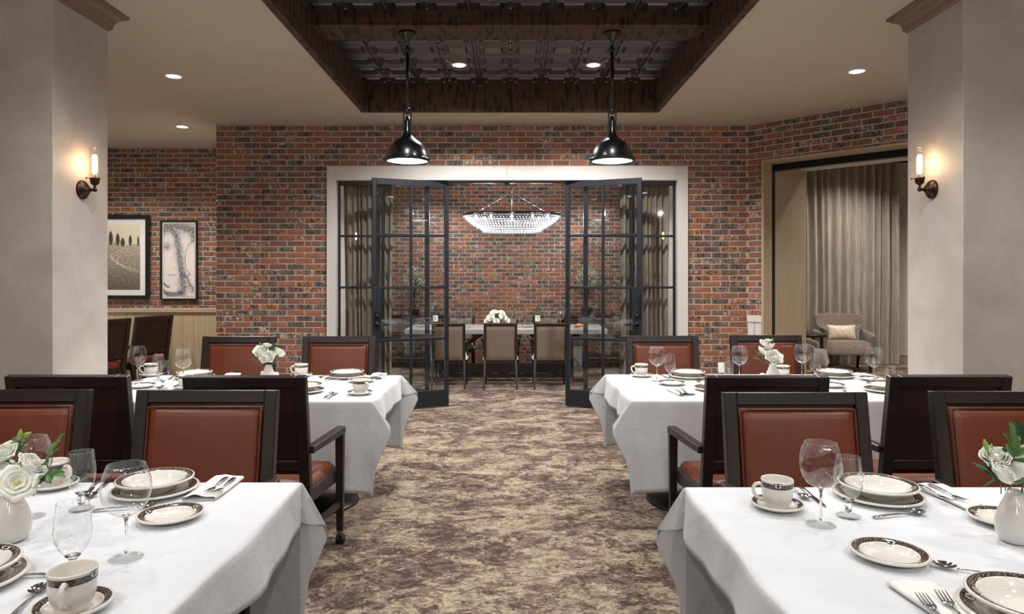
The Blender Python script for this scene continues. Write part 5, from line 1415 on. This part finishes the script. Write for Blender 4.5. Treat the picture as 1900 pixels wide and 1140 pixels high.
flower('bud', 40, 812, Yv + .01, 'leaning green bud ' + FT, .1, 1.1, 0, 1.2)
flower('sprig', 84, 868, Yv, 'pointed leaf sprig reaching right ' + FT, .6, .2, -1.1, 1.1)
flower('sprigd', 60, 905, Yv - .03, 'dark leaf sprig under the open bloom ' + FT, .0, .3, -1.3, .9)
flower('sprig', 80, 882, Yv - .02, 'drooping leaf sprig ' + FT, -.5, .3, -1.9, .8)
flower('sprigd', 18, 892, Yv - .02, 'dark leaf sprig at the left ' + FT, .3, .2, 1.3, .9)
flower('sprig', 40, 850, Yv + .03, 'leaf sprig at the back ' + FT, 1.1, .1, -.4, .8)
FT = 'in the right-edge vase'; Yv = P(1885, 1005, TZ0).y
flower('rose', 1846, 859, Yv, 'upper left white rose ' + FT, .4, -.35, .3, .98)
flower('rose', 1850, 886, Yv - .03, 'lower left white rose ' + FT, .7, -.35, 1.2, .98)
flower('rose', 1900, 890, Yv - .04, 'front right white rose ' + FT, .9, .2, 2.2, 1.0)
flower('rose', 1905, 852, Yv, 'upper right white rose ' + FT, .4, .5, 2.2, .95)
flower('sprig', 1874, 850, Yv, 'pale green leaf cluster ' + FT, 1.0, .1, .3, 1.0)
flower('sprig', 1880, 862, Yv - .02, 'upright leaf sprig between the roses ' + FT, 1.2, .1, -.5, .8)
flower('sprigd', 1862, 898, Yv - .02, 'dark leaf sprig reaching left ' + FT, .1, -.2, 1.35, 1.0)
flower('sprigd', 1879, 895, Yv - .05, 'dark leaf sprig hanging over the rim ' + FT, -.5, .1, -2.6, .9)
flower('sprig', 1870, 893, Yv - .03, 'mid-green leaf sprig over the rim ' + FT, .2, .0, 1.0, .9)
flower('sprigd', 1896, 835, Yv + .02, 'dark leaf sprig at the top ' + FT, 1.2, .3, -.5, 1.2)
flower('bud', 1832, 836, Yv, 'leaning green bud at the left ' + FT, .1, -.35, 0, 1.2)
flower('bud', 1840, 840, Yv + .01, 'upright green bud at the left ' + FT, .1, -.1, 0, .9)
FT = 'in the vase on the farther left table'; Yv = P(498, 717, TZ0).y
for i, (u, v, l, a, b, s) in enumerate(((497, 668, 'front', .8, .1, 1.0), (484, 657, 'upper left', .5, -.5, .95), (515, 660, 'right', .5, .6, .9), (495, 645, 'small top', .3, .0, .6))): flower('rose', u, v, Yv - .02 * (i == 0), l + ' white rose ' + FT, a, b, i, s)
for i, (u, v, l, a, b, c, s) in enumerate(((484, 669, 'left', .2, 0, 1.3, 1.0), (480, 674, 'low left', -.1, 0, 1.7, .9), (505, 675, 'low right', -.2, 0, -1.6, .8), (507, 652, 'upper right', 1.0, 0, -.3, .8))): flower('sprig' if i % 2 == 0 else 'sprigd', u, v, Yv - .02, l + ' leaf sprig ' + FT, a, b, c, s)
flower('bud', 483, 640, Yv, 'green bud standing up ' + FT, .1, -.2, 0, 1); flower('bud', 511, 642, Yv, 'pale bud at the right ' + FT, .1, .3, 0, 1.1)
FT = 'in the vase on the farther right table'; Yv = P(1434, 715, TZ0).y
for i, (u, v, l, a, b, s) in enumerate(((1433, 668, 'large front', .9, .1, 1.15), (1418, 642, 'upper left', .4, -.3, .75), (1411, 655, 'left', .6, -.6, .75), (1424, 637, 'topmost', .2, .1, .6), (1430, 648, 'middle', .4, .1, .75))): flower('rose', u, v, Yv - .03 * (i == 0), l + ' white rose ' + FT, a, b, i, s)
for i, (u, v, l, a, b, c, s) in enumerate(((1416, 664, 'left', .2, 0, 1.3, .9), (1412, 670, 'low left', -.1, 0, 1.7, .9), (1425, 675, 'low front', -.3, 0, 2.6, .8), (1444, 667, 'right', .2, 0, -1.4, .8))): flower('sprig', u, v, Yv - .02, l + ' leaf sprig ' + FT, a, b, c, s)
flower('bud', 1433, 635, Yv, 'tall single bud ' + FT, .05, .15, 0, 1.3); flower('bud', 1452, 664, Yv, 'small bud at the right ' + FT, .3, 1.0, 0, .8)

# ---- private table
ZP = .7605
def bottle(u, Y, mat, neck, label):
    t = thing('wine_bottle', label, 'bottle', ((u - CX) * Y / F, Y, ZP))
    MB().lathe([(0, .01), (.02, .004), (.034, 0), (.0375, .004), (.0375, .19), (.034, .21), (.02, .235), (.0145, .25), (.0142, .295), (0, .297)], 24).build('glass_body', M[mat], t)
    MB().lathe([(.0148, .252), (.0152, .296), (.0165, .298), (.0165, .304), (0, .305)], 16).build('capsule', M[neck], t)
    MB().lathe([(.038, .075), (.038, .165)], 24).build('label', M['paper'], t)
    mb = MB(); 
    for z, w_ in ((.145, .5), (.132, .8), (.12, .35), (.10, .6)):
        n = 6; mb.add([(.0383 * math.sin(-w_ / 2 + w_ * i / n), -.0383 * math.cos(-w_ / 2 + w_ * i / n), z + dz) for dz in (0, .004) for i in range(n + 1)], [(i, i + 1, n + 2 + i, n + 1 + i) for i in range(n)])
    mb.build('label_print', M['bronze'], t)
bottle(808, 10.1, 'wine_bottle', 'piping', 'dark red wine bottle with a white label on the private table')
bottle(997.5, 10.1, 'green_bottle', 'green_bottle', 'white wine bottle of olive glass with a pale label on the private table')
def decanter(u, Y, label):
    t = thing('decanter', label, 'decanter', ((u - CX) * Y / F, Y, ZP))
    MB().lathe([(0, .004), (.085, .004), (.098, .012), (.095, .03), (.06, .07), (.028, .11), (.018, .15), (.018, .20), (.024, .235), (.034, .25)], 32).build('bowl', M['glass'], t)
    MB().lathe([(0, 0), (.07, 0), (.08, .004), (0, .006)], 24).build('base', M['solid_glass'], t)
decanter(784, 10.0, 'clear glass decanter left of the red wine bottle'); decanter(979, 9.95, 'clear glass decanter left of the white wine bottle')
i = 0
for u, Y, k_, l in ((840, 9.9, 'wine', 'leftmost'), (853.5, 9.95, 'gob', 'second'), (869.5, 9.9, 'wine', 'third'), (946, 10.3, 'wine', 'just right of the magnolias'), (953, 9.95, 'gob', 'second right of the magnolias'), (963.5, 9.9, 'wine', 'third right of the magnolias'), (1015, 10.2, 'wine', 'first right of the white wine'), (1028, 9.95, 'gob', 'second right of the white wine'), (1040, 9.9, 'wine', 'last right of the white wine')):
    PL[k_](((u - CX) * Y / F, Y, ZP), 0, ('goblet' if k_ == 'gob' else 'wine glass') + ' on the private table, ' + l, GN[k_])
PL['tum'](((867 - CX) * 9.7 / F, 9.7, ZP), 0, 'tumbler below the third wine glass on the private table', GN['tum'], scale=.8)
PL['tum'](((957 - CX) * 9.7 / F, 9.7, ZP), 0, 'tumbler by the middle chair back on the private table', GN['tum'], scale=.8)
mb = MB(); mb.lathe([(0, .004), (.05, .004), (.07, .03), (.075, .07), (.068, .10)], 28); o = mb.build('glass_bowl', M['glass']); bx = (921 - CX) * 9.9 / F; o.location = (bx, 9.9, ZP); tag(o, 'low clear glass bowl holding the magnolias', 'bowl')
def make_magnolia():
    t = thing('magnolia', 'x', 'flower')
    for ri, (n, rs, hs, wd, off) in enumerate(((5, 2.5, .95, .62, 0), (4, 1.7, 1.6, .75, .5), (3, .9, 1.9, 1.0, .2))):
        rho = lambda v, rs=rs: .032 * rs * math.sin(min(1, v * 1.1) * PI / 2) ** .8; zed = lambda v, hs=hs: .042 * hs * v ** 1.3
        for i in range(n):
            mb = MB(); petal(mb, rho, zed, wd * .85, off + 2 * PI * i / n, ri * 7 + i, 8, 8); mb.build('petal', M['petal'], t)
    MB().ball((0, 0, .02), .010, .010, .02, 8, 6).build('cone', M['leaf_light'], t)
    MB().tube([(0, 0, 0), (0, 0, -.07)], .003, 5).build('stem', M['leaf_dark'], t)
    return t
mg = make_magnolia(); index_kids(); pm = Placer(mg)
for u, v, dy, a, b, l, s in ((911, 591, -.03, .9, -.3, 'left front', 1.05), (932, 590, -.02, .8, .5, 'right front', 1.05), (917, 582, .03, .5, -.2, 'upper left', .95), (930, 583, .04, .4, .3, 'upper right', .95), (921, 597, -.05, 1.1, .0, 'lowest', .8), (940, 595, .0, .8, .9, 'rightmost', .8), (904, 596, .0, .8, -.9, 'leftmost', .75)):
    p = at(u, v, 9.9 + dy); s *= .72; pm(p, 0, l + ' white magnolia bloom in the glass bowl', 'magnolias in the glass bowl', rot=(a, b, 0), scale=s)
def leafy(u, v, lab, rz): p = at(u, v, 9.84); PL['sprigd'](p, 0, lab, GN['sprigd'], rot=(.5, .2, rz), scale=1.3)
leafy(916, 599, 'dark leaf sprig under the magnolias at left', .8); leafy(928, 600, 'dark leaf sprig under the magnolias at right', -.9)
# bread on a board
bp = P(1077, 609, .761); t = MB().box(-.10, .10, -.06, .06, 0, .012, bev=.003).build('serving_board', M['oak_h']); t.location = (bp.x, bp.y, .7605); tag(t, 'small wooden serving board on the private table, seen through the right door', 'board')
for j_, (dx, dy, s, l) in enumerate(((-.02, 0, 1.0, 'larger golden bread roll on the serving board'), (.045, .01, .8, 'smaller golden bread roll on the serving board'))):
    mb = MB(); mb.grid(lambda u, v: (.045 * s * math.sin(PI * v) * math.cos(2 * PI * u) * (1 + .08 * math.sin(6 * u * PI)), .035 * s * math.sin(PI * v) * math.sin(2 * PI * u), .026 * s - .026 * s * math.cos(PI * v)), 16, 8); o = mb.build('bread_roll', M['bread']); o.location = (bp.x + dx, bp.y + dy, .773); tag(o, l, 'bread')
mb = MB()
for j_ in range(4): mb.grid(lambda u, v: (.018 * math.sin(PI * v) * math.cos(2 * PI * u) - .075 + .012 * j_, .018 * math.sin(PI * v) * math.sin(2 * PI * u) - .03, .006 * j_ * 0 + .010 - .010 * math.cos(PI * v)), 10, 6)
o = mb.build('sliced_ham', M['leather']); o.location = (bp.x, bp.y, .773); tag(o, 'reddish slices beside the bread on the serving board', 'food', None, 'stuff')

# ================================================================== PICTURES
def painted(name, W_, H_, nx, ny, colf, parent, y):
    me = bpy.data.meshes.new(name); vs = [(-W_ / 2 + W_ * i / nx, y, -H_ / 2 + H_ * j / ny) for j in range(ny + 1) for i in range(nx + 1)]
    fs = [(j * (nx + 1) + i, j * (nx + 1) + i + 1, (j + 1) * (nx + 1) + i + 1, (j + 1) * (nx + 1) + i) for j in range(ny) for i in range(nx)]
    me.from_pydata(vs, [], fs); ca = me.color_attributes.new('Col', 'FLOAT_COLOR', 'POINT'); buf = []
    for j in range(ny + 1):
        for i in range(nx + 1): c = colf(i / nx, j / ny); buf += [lin(c[0]), lin(c[1]), lin(c[2]), 1]
    ca.data.foreach_set('color', buf)
    k = NT(name + '_ink'); a = k.new('ShaderNodeAttribute', attribute_name='Col'); k.setb('Base Color', a.outputs['Color']); k.setb('Roughness', .6); me.materials.append(k.m)
    o = bpy.data.objects.new(name, me); COL.objects.link(o); o.parent = parent; return o
def nz(x, y, s=0, o=4): return noise.fractal(Vector((x, y, s)), 1.0, 2.1, o)
def mixc(a, b, f): f = max(0, min(1, f)); return tuple(a[i] + (b[i] - a[i]) * f for i in range(3))
YF = YREC - .02
def frame(name, x0, x1, z0, z1, fw, depth, label, mat_w=0.0):
    cx_, cz = (x0 + x1) / 2, (z0 + z1) / 2; t = thing(name, label, 'picture', (cx_, YF, cz)); w_, h_ = (x1 - x0) / 2, (z1 - z0) / 2
    for a, b, c, d in ((-w_, w_, h_ - fw, h_), (-w_, w_, -h_, -h_ + fw), (-w_, -w_ + fw, -h_ + fw, h_ - fw), (w_ - fw, w_, -h_ + fw, h_ - fw)): MB().box(a, b, -depth, 0, c, d, bev=.004).build('frame_bar', M['frame_black'], t)
    MB().box(-w_ + fw, w_ - fw, -depth * .35, -.002, -h_ + fw, h_ - fw).build('mat_board', M['mat_board'], t)
    return t, w_ - fw, h_ - fw
s_ = YF / F
# landscape print (its left part is hidden behind the pillar)
x1 = (279 - CX) * s_; z1 = H + (517 - 399) * s_; z0 = H - (556 - 517) * s_; x0 = x1 - .86
t, iw, ih = frame('picture_frame', x0, x1, z0, z1, .055, .03, 'black-framed sepia country road print, partly behind the left pillar')
tr = [(.348, .685, .095, .22), (.503, .68, .09, .19), (.614, .665, .10, .13), (.782, .68, .075, .16), (.956, .675, .045, .15), (.18, .68, .09, .2), (.05, .68, .08, .17)]
def land(u, v):
    hz = .70 + .012 * math.sin(u * 7)
    if v > hz: c = mixc((206, 194, 170), (222, 212, 190), (v - hz) * 3 + .3 * nz(u * 3, v * 3, 1))
    else:
        d = (hz - v) / hz; g = nz(u * 26, v * (70 - 30 * d), 2, 5); c = mixc((176, 166, 144), (96, 88, 74), .15 + .75 * d + .6 * g)
        k1 = 31 if v > .52 else 13
        for off, w0, st in ((0, .010, .8), (.10, .012, .6), (.24, .018, .5)):
            xc = .35 + off * (.25 + d) + k1 * (v - .52 + off * .35) ** 2
            w_ = w0 + .045 * d
            if abs(u - xc) < w_: c = mixc(c, (206, 196, 174), st * (1 - abs(u - xc) / w_) ** .6)
        if v < .34: c = mixc(c, (82, 75, 63), .5 * (1 - v / .34) + .35 * nz(u * 44, v * 44, 5))
    if .385 < u < .46 and .675 < v < .735 - abs(u - .42) * .25: c = mixc((168, 156, 134), (128, 116, 98), nz(u * 30, v * 30, 8) + .3)
    for x, b, w_, h in tr:
        q = (v - b) / h
        if 0 <= q <= 1 and abs(u - x) < w_ * .5 * (math.sin(PI * min(1, q * .86 + .12)) ** .75): c = mixc((50, 47, 43), (78, 73, 64), .5 + .5 * nz(u * 50, v * 50, 3))
    return c
ph_, pw_ = ih - .075, iw - .075
painted('print', 2 * pw_, 2 * ph_, 120, 170, land, t, -.0125)
# old map print
x0, x1 = (298.5 - CX) * s_, (367.5 - CX) * s_; z1 = H + (517 - 409) * s_; z0 = H - (557.5 - 517) * s_
t, iw, ih = frame('picture_frame', x0, x1, z0, z1, .024, .026, 'dark-framed antique map of a long mountainous peninsula on the brick')
spine = [(.10, .96), (.30, .90), (.42, .82), (.47, .70), (.50, .58), (.54, .46), (.58, .34), (.60, .24), (.62, .16), (.60, .08)]
bel = [(.60, .30), (.70, .30), (.80, .20), (.92, .12)]
coastE = [(.95, .76), (.78, .70), (.70, .60), (.68, .48), (.72, .37), (.84, .315), (.74, .285), (.82, .20), (.93, .11), (.90, .07), (.84, .09), (.76, .16), (.70, .15), (.66, .08)]
coastN = [(.12, .86), (.30, .80), (.70, .84), (.95, .90)]; coastS = [(.02, .10), (.15, .06), (.35, .05), (.55, .07)]; cors = [(.04, .20), (.12, .16), (.20, .15)]
def dseg(p, pts):
    m = 9
    for (ax, ay), (bx, by) in zip(pts, pts[1:]):
        dx, dy = bx - ax, (by - ay); L = dx * dx + dy * dy; q = max(0, min(1, ((p[0] - ax) * dx + (p[1] - ay) * dy) / L)); m = min(m, math.hypot(p[0] - ax - dx * q, (p[1] - ay - dy * q) * 1.6))
    return m
def mapf(u, v):
    c = mixc((214, 208, 202), (222, 206, 198), .5 + nz(u * 5, v * 10, 1))
    if u < .03 or u > .97 or v < .015 or v > .985: return (206, 203, 200)
    if abs(u - .045) < .006 or abs(u - .955) < .006 or abs(v - .025) < .003 or abs(v - .975) < .003: return (150, 148, 146)
    g = .42 + .8 * nz(u * 26, v * 60, 4, 5)
    wv = .11 + .05 * nz(u * 6, v * 12, 7); ds = dseg((u, v), spine)
    s_ = math.exp(-(ds / max(.03, wv)) ** 2) + .7 * math.exp(-(dseg((u, v), bel) / .05) ** 2)
    al = math.exp(-(dseg((u, v), [(.05, .90), (.30, .955), (.6, .93), (.9, .90), (.95, .78)]) / (.10 + .05 * nz(u * 9, v * 20, 9))) ** 2)
    we = math.exp(-(math.hypot((u - .1) / .16, (v - .68) / .05)) ** 2)
    c = mixc(c, (78, 80, 84), max(s_, al * .95, we * .8) * (.30 + .95 * g))
    for pts, w_ in ((coastE, .010), (coastS, .05), (cors, .025)):
        dd = dseg((u, v), pts)
        if dd < w_: c = mixc((74, 76, 80), c, (dd / w_) ** 2 if w_ < .02 else g * .8)
    if u < .16 and .30 < v < .60 and abs(u - .10) < .012 and (v * 22) % 1 < .3: c = (150, 146, 146)
    return c
painted('map_print', 2 * iw - .004, 2 * ih - .004, 96, 210, mapf, t, -.0125)
fc = bpy.data.curves.new('lettering', 'FONT'); fc.body = 'ITALY'; fc.size = .034; fc.space_character = 1.35; fc.extrude = .0002; fc.align_x = 'CENTER'; fc.materials.append(M['seam'])
fo = bpy.data.objects.new('lettering_source', fc); COL.objects.link(fo); bpy.context.view_layer.update()
fm = bpy.data.meshes.new_from_object(fo.evaluated_get(bpy.context.evaluated_depsgraph_get())); bpy.data.objects.remove(fo)
fo = bpy.data.objects.new('lettering', fm); COL.objects.link(fo); fo.parent = t; fo.location = (-.095, -.0135, -.21); fo.rotation_euler = (PI / 2, 0, 0)

# small lamp ring hanging in the recess above the camera (out of the picture, mirrored in the glass and china)
t = thing('ring_chandelier', 'ring of small bulbs hanging in the ceiling recess above the view', 'chandelier', (0, 2.05, 0))
MB().tube([(.42 * math.cos(i * PI / 24), .42 * math.sin(i * PI / 24), 2.95) for i in range(48)], .012, 6, closed=True).build('ring', M['black_metal'], t)
MB().tube([(0, 0, 2.95), (0, 0, 3.5)], .008, 8).tube([(-.42, 0, 2.95), (0, 0, 3.2), (.42, 0, 2.95)], .005, 6).build('hanger', M['black_metal'], t)
for i in range(16):
    a_ = i * PI / 8; MB().ball((.42 * math.cos(a_), .42 * math.sin(a_), 2.99), .018, .018, .025, 8, 6).build('bulb', M['crystal_bulb'], t)
